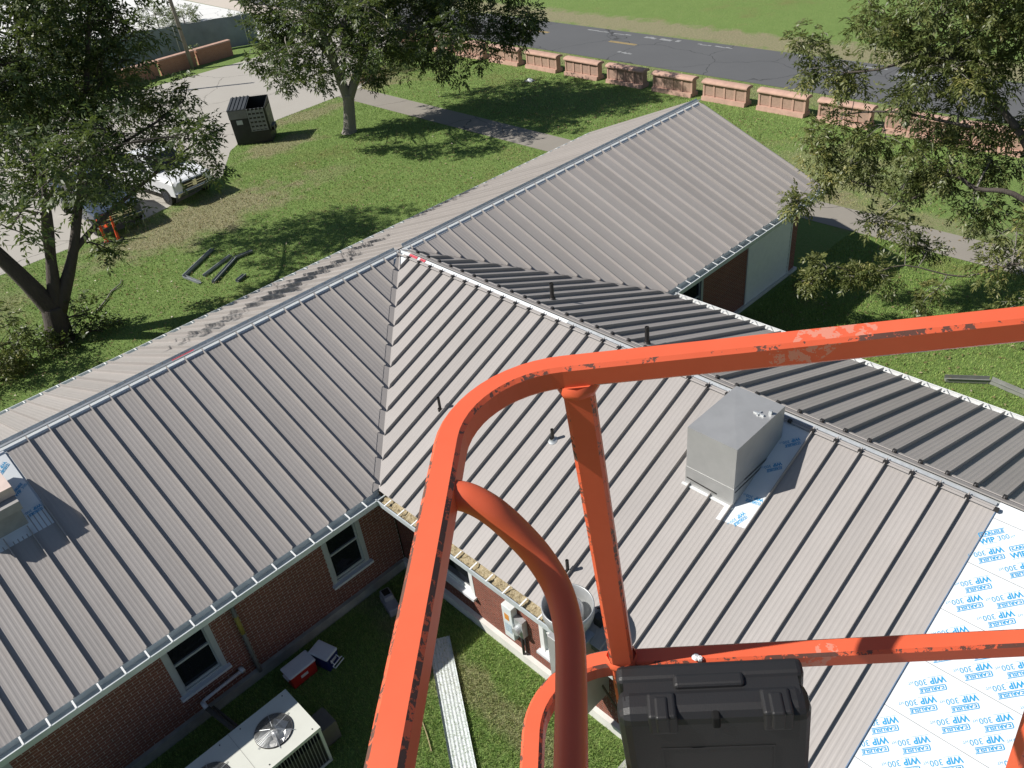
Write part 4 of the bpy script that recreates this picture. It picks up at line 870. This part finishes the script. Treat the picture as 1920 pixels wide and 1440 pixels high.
# ---------------------------------------------------------------- trees
def leaf_mesh(name, pts, dirs, rng, nl=7, L=.15, Wd=.05, rach=.30, droop=.5, tn0=None):
    n = len(pts); P = np.asarray(pts); Dv = np.asarray(dirs); Dv = Dv/np.linalg.norm(Dv, axis=1, keepdims=True)
    up = np.array([0, 0, 1.0]); sd = np.cross(Dv, up)+rng.normal(0, .2, (n, 3)); sd /= np.linalg.norm(sd, axis=1, keepdims=True); nn = np.cross(sd, Dv)
    allV = []; tone0 = rng.random(n) if tn0 is None else np.clip(np.asarray(tn0)+rng.normal(0, .12, n), 0, 1)
    tones = []
    for k in range(nl):
        s = 0 if k == nl-1 else (1 if k % 2 else -1); f = 1.0 if k == nl-1 else (.25+.65*(k//2)/max(1, (nl-1)//2-1) if nl > 3 else .5)
        base = P + Dv*(rach*f)[..., None] if hasattr(f, 'shape') else P + Dv*rach*f
        base = base - up*(droop*rach*f*f*.5)
        d = Dv*(.55 if s else 1.0)+sd*(.85*s)+rng.normal(0, .22, (n, 3)) - up*droop*.6*rng.random((n, 1)); d /= np.linalg.norm(d, axis=1, keepdims=True)
        wv = np.cross(d, nn+rng.normal(0, .45, (n, 3))); wv /= np.linalg.norm(wv, axis=1, keepdims=True)
        ll = L*(.7+.6*rng.random((n, 1))); ww = Wd*(.7+.6*rng.random((n, 1))); nm = np.cross(wv, d)
        mid = base+d*ll*.45+nm*ww*.25
        allV.append(np.stack([base, mid+wv*ww*.5, base+d*ll - up*ll*.12, mid-wv*ww*.5], 1)); tones.append(np.clip(tone0*.7+.3*rng.random(n), 0, 1))
    V = np.concatenate(allV).reshape(-1, 3); q = len(V)//4; tn = np.concatenate(tones)
    me = bpy.data.meshes.new(name); me.vertices.add(len(V)); me.vertices.foreach_set('co', V.ravel().astype(np.float32))
    me.loops.add(q*4); me.loops.foreach_set('vertex_index', np.arange(q*4, dtype=np.int32)); me.polygons.add(q); me.polygons.foreach_set('loop_start', np.arange(0, q*4, 4, dtype=np.int32)); me.polygons.foreach_set('loop_total', np.full(q, 4, dtype=np.int32))
    at = me.attributes.new('tone', 'FLOAT', 'FACE'); at.data.foreach_set('value', tn.astype(np.float32)); me.update(calc_edges=True); return me
def bez(a, b, sag, rng, n=5):
    a, b = np.array(a), np.array(b); mid = (a+b)/2+rng.normal(0, .12, 3)*np.linalg.norm(b-a)+np.array([0, 0, sag]); return [tuple((1-t)**2*a+2*t*(1-t)*mid+t*t*b) for t in np.linspace(0, 1, n)]
def tree(name, label, base, limbs, blobs, leaf, bark_, seed, dens=1.0, L=.15, Wd=.05, nl=7, twig=.018, group=None, cat='tree', zmin=.15, clumps=1.0, droop=.5, rach=.30, rs=1.0, twigbark=None):
    rng = np.random.default_rng(seed); t_ = thing(name, label, cat, base, 0, group); B = np.array(base)
    m = MB()
    lp = []
    for lm in limbs:
        P = [Vector(q[:3])-Vector(base) for q in lm]; Rr = [q[3]*rs for q in lm]; Q = smoothpath([tuple(q) for q in P], 4); rr_ = []
        for i in range(len(Rr)-1): rr_ += [Rr[i]+(Rr[i+1]-Rr[i])*j/4 for j in range(4)]
        m.tube(Q, rr_+[Rr[-1]], 9); lp += [(np.array(q)+B, r_) for q, r_ in zip(Q, rr_+[Rr[-1]])]
    LP = np.array([q for q, _ in lp]); LR = np.array([r_ for _, r_ in lp])
    pts = []; dirs = []; tns = []
    tw = MB()
    for (bx, by, bz, br) in blobs:
        c = np.array([bx, by, bz]); dist = np.linalg.norm(LP-c, axis=1)+np.maximum(0, LP[:, 2]-bz)*.5; i = dist.argmin(); a = LP[i]
        br_r = min(LR[i]*.6, .02+.028*br)
        main = bez(a, c, .1*br, rng, 6); tw.tube([np.array(q)-B for q in main], list(np.linspace(br_r, twig*1.1, 6)), 6, caps=False)
        nc = max(5, int(9*clumps*br**2))
        for k in range(nc):
            v = rng.normal(0, 1, 3); v /= np.linalg.norm(v); q = c+v*np.array([1, 1, .8])*br*(.45+.55*rng.random()**.5)
            if q[2] < zmin: q[2] = zmin+rng.random()*.3
            st = np.array(main[rng.integers(2, 6)]); pt = bez(st, q, .05, rng, 4); tw.tube([np.array(p_)-B for p_ in pt], list(np.linspace(twig, .006, 4)), 4, caps=False)
            ns = max(3, int(13*dens*(.6+.8*rng.random()))); cr = .30+.12*br; ct = rng.random()**1.3
            for s in range(ns):
                e = rng.normal(0, 1, 3); e /= np.linalg.norm(e); sp = q+e*cr*rng.random()**.4
                d = (sp-c)/max(br, .1)+e*.9+np.array([0, 0, -.15]); pts.append(sp-B-d/np.linalg.norm(d)*.12); dirs.append(d); tns.append(ct)
    m.build('trunk', bark_, t_, smooth=True); tw.build('branches', twigbark or bark_, t_, smooth=True, kind='stuff')
    obj('crown', leaf_mesh('crown', pts, dirs, rng, nl, L, Wd, rach, droop, tns), leaf, t_); return t_
T1B=[(-2.78,12.21,9.31,1.60),(-1.26,12.96,8.88,1.60),(-0.51,11.31,9.17,1.30),(-3.72,11.87,8.11,1.50),(-2.45,12.66,7.49,1.60),(-1.40,11.97,7.46,1.50),(-0.37,12.81,8.05,1.20),(-3.69,13.38,6.26,1.40),(-2.82,11.91,6.08,1.50),(-1.30,12.46,5.84,1.40),(-0.44,11.80,5.77,0.80),(0.63,12.13,6.18,0.80),(0.69,11.61,5.18,0.80),(1.18,11.83,4.23,0.80),(-1.25,12.45,4.28,0.55),(-2.62,11.68,5.12,0.90),(-3.46,12.84,4.90,0.80),(-4.87,12.57,5.29,0.90),(-3.25,12.29,4.22,0.70),(-2.00,12.38,3.63,0.60),(-4.00,11.41,8.83,1.50),(-0.04,12.24,6.53,0.60),(1.26,12.53,6.56,0.50),(-3.15,12.28,2.47,0.28),(-1.53,11.99,11.03,2.00),(0.19,12.71,10.69,2.00),(-2.28,13.14,11.12,2.00),(-4.49,12.51,9.82,2.00),(-5.35,12.66,7.85,2.00),(-6.03,12.77,5.67,1.30),(-0.45,16.88,9.33,1.60),(-4.61,12.22,0.73,0.65),(-5.18,12.32,-0.08,0.75),(-4.44,12.19,0.01,0.50),(-6.07,12.27,-0.45,0.60)]
T2B=[(10.96,21.92,5.63,1.60),(10.27,22.93,5.21,1.20),(10.19,22.40,4.07,1.10),(10.36,21.94,3.07,0.80),(12.01,21.85,4.17,1.20),(11.75,21.42,3.15,0.80),(12.99,20.64,5.04,1.70),(14.88,20.64,4.86,1.80),(15.57,19.03,4.60,1.80),(17.43,18.46,4.23,1.80),(18.31,16.72,3.94,1.50),(20.05,16.23,3.84,1.20),(20.78,15.77,4.22,0.80),(14.20,19.30,3.54,1.30),(16.12,19.28,3.06,1.20),(13.88,20.08,2.50,0.70),(16.38,17.93,3.02,1.00),(17.07,17.73,1.95,0.60),(18.53,17.17,2.69,0.80),(19.86,16.35,2.98,0.60),(20.60,15.88,3.36,0.50),(13.28,21.64,5.86,1.50),(10.29,22.33,6.44,1.20),(11.83,21.37,7.79,2.00),(14.31,19.82,7.63,2.20),(17.42,19.05,6.86,2.20),(19.36,16.66,6.39,1.80),(15.00,19.38,9.28,2.20),(12.97,20.66,9.36,1.80),(17.83,17.61,8.44,2.00),(17.10,21.61,5.30,2.00),(14.85,23.02,5.67,1.80),(19.39,20.18,4.67,1.80)]
T3B=[(9.99,-4.92,7.68,0.38),(10.36,-5.22,7.16,0.50),(10.51,-5.87,7.14,0.45),(10.34,-6.48,8.13,0.60),(10.85,-6.46,8.38,0.55),(10.79,-7.13,7.72,0.50),(11.22,-8.14,8.03,0.80),(11.64,-8.66,8.22,0.90),(10.73,-8.25,7.31,0.70),(11.48,-8.86,7.07,0.70),(11.88,-9.26,7.51,0.60),(10.63,-7.77,6.78,0.55),(11.20,-8.53,6.27,0.60),(11.81,-9.42,5.97,0.60),(10.93,-7.29,6.55,0.35),(10.55,-6.07,6.62,0.35),(10.08,-5.34,5.01,0.45),(10.37,-5.73,5.57,0.50),(10.51,-6.35,4.92,0.55),(10.86,-6.97,5.43,0.55),(10.94,-7.80,5.21,0.60),(11.32,-8.60,5.10,0.65),(11.80,-9.35,4.95,0.60),(12.13,-9.92,4.95,0.50),(10.18,-5.76,4.39,0.35),(9.96,-5.26,3.62,0.30),(10.74,-6.90,4.44,0.35),(10.91,-7.69,4.40,0.45),(10.97,-8.39,4.24,0.45),(11.48,-9.30,3.98,0.50),(11.60,-10.33,3.52,0.70),(11.40,-10.35,2.40,0.60),(11.53,-10.89,1.57,0.45),(10.94,-7.78,3.04,0.45),(10.69,-7.14,3.12,0.30),(11.01,-8.56,2.59,0.25),(9.52,-6.51,2.05,0.36),(9.44,-6.14,1.46,0.22),(9.68,-7.23,1.87,0.24),(10.03,-7.87,2.00,0.30),(10.49,-9.00,1.49,0.30),(12.05,-10.48,7.60,0.90),(11.95,-10.97,5.88,0.90),(11.84,-11.40,4.00,0.70),(11.49,-8.89,9.39,1.20),(11.12,-7.68,9.29,1.00),(11.88,-10.62,8.78,1.30)]
T0B=[(-7.11,11.92,1.10,0.70),(-7.71,11.97,0.18,0.80),(-7.22,12.13,0.05,0.45),(-7.59,11.96,1.73,0.90),(-8.29,12.03,0.49,0.90)]
T1X = [(-6.0, 5.1, 8.0, .7), (-4.9, 5.8, 8.0, .75), (-3.9, 5.6, 8.0, .6), (-5.2, 4.5, 7.0, .6), (-4.1, 5.1, 7.0, .6), (-3.1, 4.8, 7.0, .5), (-1.8, 6.1, 7.0, .5), (-7.0, 4.3, 7.0, .7), (-5.0, 7.6, 7.0, .8), (-6.4, 8.6, 7.0, .9), (-1.5, 18.6, 6.0, 1.4), (-.2, 17.4, 6.0, 1.3), (.5, 16.3, 6.0, 1.1), (.7, 15.2, 6.0, .8), (-3.0, 18.4, 6.0, 1.3), (-.9, 17.9, 8.0, 1.5), (-3.5, 17, 8, 1.6)]
tree('pecan_tree', 'tall dark multi-stemmed pecan tree with leaning trunk beside the far eave', (-5.6, 12.7, 0),
     [[(-5.65, 12.7, -.1, .62), (-5.5, 12.68, .7, .50), (-5.4, 12.67, 1.3, .46)], [(-5.4, 12.67, 1.0, .44), (-5.75, 12.75, 2.3, .34), (-6.3, 12.9, 4.0, .27), (-7.0, 13.2, 6.5, .2), (-7.3, 13.4, 9, .12)],
      [(-5.35, 12.66, 1.1, .36), (-4.85, 12.57, 2.8, .21), (-4.4, 12.5, 4.2, .18), (-3.9, 12.6, 6.2, .15), (-3.2, 12.8, 8.5, .11), (-2.6, 12.9, 10.5, .06)],
      [(-5.3, 12.64, 1.1, .36), (-4.3, 12.45, 2.6, .21), (-3.5, 12.3, 4.2, .18), (-2.6, 12.2, 6.0, .14), (-1.7, 12.0, 8.2, .1), (-.9, 11.9, 10, .06)],
      [(-4.2, 12.43, 2.8, .14), (-3.3, 12.25, 3.4, .11), (-2.0, 12.1, 4.0, .08), (-.4, 11.8, 4.7, .06), (.7, 11.8, 5.0, .035)], [(-3.6, 12.4, 6.3, .1), (-2.0, 14, 6.6, .08), (-.6, 15.8, 7.0, .05)], [(-3.3, 12.3, 4.6, .1), (-1.8, 12.2, 5.5, .07), (-.2, 12.0, 6.0, .05), (.9, 12.2, 6.3, .03)], [(-4.9, 12.55, 2.9, .13), (-4.95, 10.6, 4.8, .09), (-4.8, 8.6, 6.2, .06), (-4.6, 6.4, 7.3, .035), (-4.4, 5.2, 7.6, .015)], [(-4.2, 12.6, 5.0, .12), (-2.8, 15, 6.0, .08), (-1.4, 17.6, 6.4, .05), (-.6, 18.6, 7, .02)], [(-5.0, 10.4, 5, .06), (-6.4, 9.2, 6.2, .03)]],
     T1B+T1X, LEAF1, BARKD, 11, .9, .172, .06, clumps=1.05, rs=.78)
tree('young_pecan', 'low leafy young tree half hidden beyond the far eave', (-8.0, 12.0, 0), [[(-8, 12, -.1, .12), (-7.7, 12, .8, .08), (-7.4, 11.95, 1.6, .04)]], T0B, LEAF3, BARKD, 5, 1.2, .17, .05, cat='tree')
T2X = [(8.8, 20.2, 4, .8), (8.0, 20.9, 5, .8), (9.6, 18.2, 4.2, .8), (8.9, 18.8, 5, .9), (10.2, 16.6, 5, .9), (11, 15.9, 4.2, .7), (12.8, 19.2, 4.4, .8), (13.9, 17, 4.2, .8), (13.2, 17.7, 5, 1), (16.2, 18.8, 5, .9), (15.3, 14.7, 4.2, .8), (14.5, 15.4, 5, 1), (18.9, 16.1, 4.2, .7), (19.5, 14.5, 5, .8), (12.0, 17.2, 6, 1.1), (10, 19, 6.2, 1.1), (16.5, 16, 6, 1.1)]
tree('pecan_tree', 'broad pecan tree with pale forked trunk on the lawn near the dumpster', (12.42, 21.0, 0),
     [[(12.42, 21.0, -.1, .46), (12.48, 20.97, .25, .33), (12.62, 20.88, 1.2, .29), (12.68, 20.83, 1.9, .29)], [(12.65, 20.85, 1.7, .27), (12.5, 20.95, 2.7, .23), (12.3, 21.08, 4.1, .17), (12.1, 21.2, 5.9, .12), (11.9, 21.3, 8, .06)],
      [(12.7, 20.82, 1.7, .26), (13.25, 20.48, 2.8, .21), (13.8, 20.1, 3.9, .17), (14.2, 19.9, 5.4, .13), (14.8, 19.5, 8, .07)], [(12.45, 21, 3.3, .12), (11.9, 21.3, 4.5, .1), (11.3, 21.7, 5.0, .08), (10.8, 22.0, 4.7, .06), (10.4, 22.2, 4.2, .03)],
      [(13.9, 20.0, 4.0, .13), (15.4, 19.2, 4.4, .1), (17, 18.2, 4.2, .08), (18.8, 17, 3.7, .05), (20.3, 16.1, 3.6, .03)], [(14.1, 19.95, 5, .1), (16, 20.5, 5.4, .07), (18, 20.2, 5.2, .04)], [(12.55, 20.9, 2.4, .14), (12.9, 20.7, 4, .11), (13.4, 20.5, 6, .07)]],
     T2B+T2X, LEAF1, BARKG, 23, .85, .20, .072, clumps=1.05, droop=.6)
tree('pecan_tree', 'sprawling pecan tree with pale bare twigs beyond the shaded gable corner', (12.0, -12.9, 0),
     [[(12.0, -12.9, -.1, .36), (11.75, -12.4, 1.4, .30), (11.55, -11.8, 3.1, .26), (11.4, -11.1, 4.1, .22)], [(11.45, -11.3, 3.8, .13), (11.1, -10.2, 4.5, .095), (10.95, -9.4, 4.5, .075), (10.85, -8.7, 4.75, .06), (10.65, -7.9, 3.9, .045), (10.5, -7.1, 4.15, .03), (10.2, -5.9, 4.35, .015)],
      [(11.4, -11.1, 4.1, .18), (11.3, -10.2, 5.6, .14), (11.1, -9.3, 6.6, .1), (10.8, -8.0, 7.6, .07), (10.4, -6.7, 7.2, .04), (10.2, -5.5, 7.0, .02)], [(11.45, -11.2, 4, .15), (11.8, -10.6, 6.5, .1), (11.9, -9.6, 8.2, .06)],
      [(11.65, -12.1, 2.2, .07), (11.35, -10.9, 2.7, .045), (10.9, -9.6, 2.1, .032), (10.3, -8.3, 2.3, .024), (9.9, -7.5, 1.95, .018), (9.6, -6.7, 2.1, .01)], [(10.9, -9.0, 6.0, .06), (10.5, -7.2, 6.2, .04), (10.3, -6.0, 6.0, .02)]],
     [(a, b, c, r*1.2) for a, b, c, r in T3B], LEAF3, BARKD, 37, 1.25, .13, .043, 9, .009, clumps=1.9, rs=.7, twigbark=BARKP, droop=.7, rach=.24)
# bushes by the far fence, brush heap by the path
for i, (x, y, h, lab) in enumerate(((19.5, 57.8, 1.5, 'broad pale green bush standing past the screened fence'), (21.2, 56.5, 1.3, 'feathery yellow green bush next to the larger one past the fence'), (22.3, 49.6, .9, 'small green bush against the end of the screened fence'))):
    tree('bush', lab, (x, y, 0), [[(x, y, -.05, .06), (x, y, h*.6, .04)]], [(x, y, h*.7, h*.8), (x+.7*h, y-.3, h*.5, h*.55), (x-.7*h, y+.2, h*.5, h*.55)], LEAFB, BARKG, 50+i, .9, .2, .05, cat='bush')
tree('bush', 'tiny green sapling between the screened fence and the low brick wall', (15.6, 44.2, 0), [[(15.6, 44.2, -.05, .03), (15.6, 44.2, .5, .02)]], [(15.6, 44.2, .7, .4)], LEAFB, BARKG, 61, .8, .16, .05, cat='bush')
tree('brush_heap', 'heap of dry reddish brown cut branches beside the footpath', (18.7, 27.6, 0), [[(18, 27.2, .05, .05), (19.4, 28, .25, .03)], [(19.2, 27.1, .05, .04), (18.3, 28, .3, .02)], [(18.6, 27.9, .05, .04), (20.2, 27.6, .5, .02)]], [(18.5, 27.5, .4, .6), (19.2, 27.9, .45, .6), (18.1, 27.9, .3, .4)], LEAFR, BARKP, 71, .9, .16, .05, cat='brush heap')
tree('bush', 'olive leafy shrub beside the dry brush heap', (20.8, 27.8, 0), [[(20.8, 27.8, -.05, .05), (20.9, 27.8, .8, .03)]], [(20.8, 27.8, .8, .8), (21.4, 27.4, .6, .6), (20.3, 28.2, .6, .6)], LEAF3, BARKP, 81, .9, .16, .05, cat='bush')
# ---------------------------------------------------------------- grass blades over the lawn
rng = np.random.default_rng(3)
def inrect(x, y, r): return (x > r[0]) & (x < r[1]) & (y > r[2]) & (y < r[3])
def blades(name, label, rect, n, h, wdt, holes=(), poly=None):
    x = rng.uniform(rect[0], rect[1], n); y = rng.uniform(rect[2], rect[3], n); k = np.ones(n, bool)
    for r_ in holes: k &= ~inrect(x, y, r_)
    if poly is not None: k &= poly(x, y)
    x, y = x[k], y[k]; n = len(x); an = rng.uniform(0, 2*np.pi, n); hh = h*(.5+.9*rng.random(n)); ln = rng.uniform(0, 2*np.pi, n); q = hh*.7*rng.random(n)
    V = np.zeros((n, 3, 3)); V[:, 0] = np.stack([x-np.cos(an)*wdt/2, y-np.sin(an)*wdt/2, np.zeros(n)], 1); V[:, 1] = np.stack([x+np.cos(an)*wdt/2, y+np.sin(an)*wdt/2, np.zeros(n)], 1); V[:, 2] = np.stack([x+np.cos(ln)*q, y+np.sin(ln)*q, hh], 1)
    me = bpy.data.meshes.new(name); me.vertices.add(3*n); me.vertices.foreach_set('co', V.ravel().astype(np.float32)); me.loops.add(3*n); me.loops.foreach_set('vertex_index', np.arange(3*n, dtype=np.int32)); me.polygons.add(n); me.polygons.foreach_set('loop_start', np.arange(0, 3*n, 3, dtype=np.int32)); me.polygons.foreach_set('loop_total', np.full(n, 3, dtype=np.int32))
    at = me.attributes.new('tone', 'FLOAT', 'FACE'); at.data.foreach_set('value', rng.random(n).astype(np.float32)); me.update(calc_edges=True)
    o = obj(name, me, BLADE); o['kind'] = 'stuff'; return tag(o, label, 'grass')
blades('courtyard_grass', 'short green grass filling the courtyard between the two brick wings', (-11.5, -4.33, -11.8, -4.27), 150000, .06, .011)
drv = lambda x, y: y < np.interp(x, [-60, -2.4, .2, 3.4, 5.4, 7.4, 8.6, 11.5, 16], [20.2, 20.1, 20, 20.7, 21.6, 24.4, 25.3, 26.5, 26.8])
blades('lawn_grass', 'mown green lawn stretching from the far eave to the driveway', (-12, 15.7, 4.5, 26.8), 190000, .06, .018, poly=drv)
blades('verge_grass', 'mown grass between the footpath and the pink stone walls', (17.5, 28.2, -6, 30), 90000, .06, .02)
blades('side_grass', 'green grass beside the shaded cross wing', (4.9, 15.7, -15, -4.4), 110000, .06, .014)

# dead leaves scattered on the turf
n = 9000; x = np.concatenate([rng.uniform(-10, 15.5, n//2), rng.uniform(17.6, 24.5, n//6), rng.uniform(5, 20, n//6), rng.uniform(18, 24, n//6)]); y = np.concatenate([rng.uniform(5, 19.8, n//2), rng.uniform(4, 27, n//6), rng.uniform(-14, -5, n//6), rng.uniform(2, 20, n//6)]); m_ = len(x)
fl_ = leaf_mesh('fallen_leaves', np.stack([x, y, np.full(m_, .05)], 1), rng.normal(0, 1, (m_, 3))*np.array([1, 1, .1]), rng, 1, .10, .05, .01, .0)
o = obj('fallen_leaves', fl_, leafmat('dead_leaf', (.16, .11, .05), (.34, .27, .14), (.55, .48, .30))); o['kind'] = 'stuff'; tag(o, 'dry tan leaves scattered over the lawns', 'leaves')
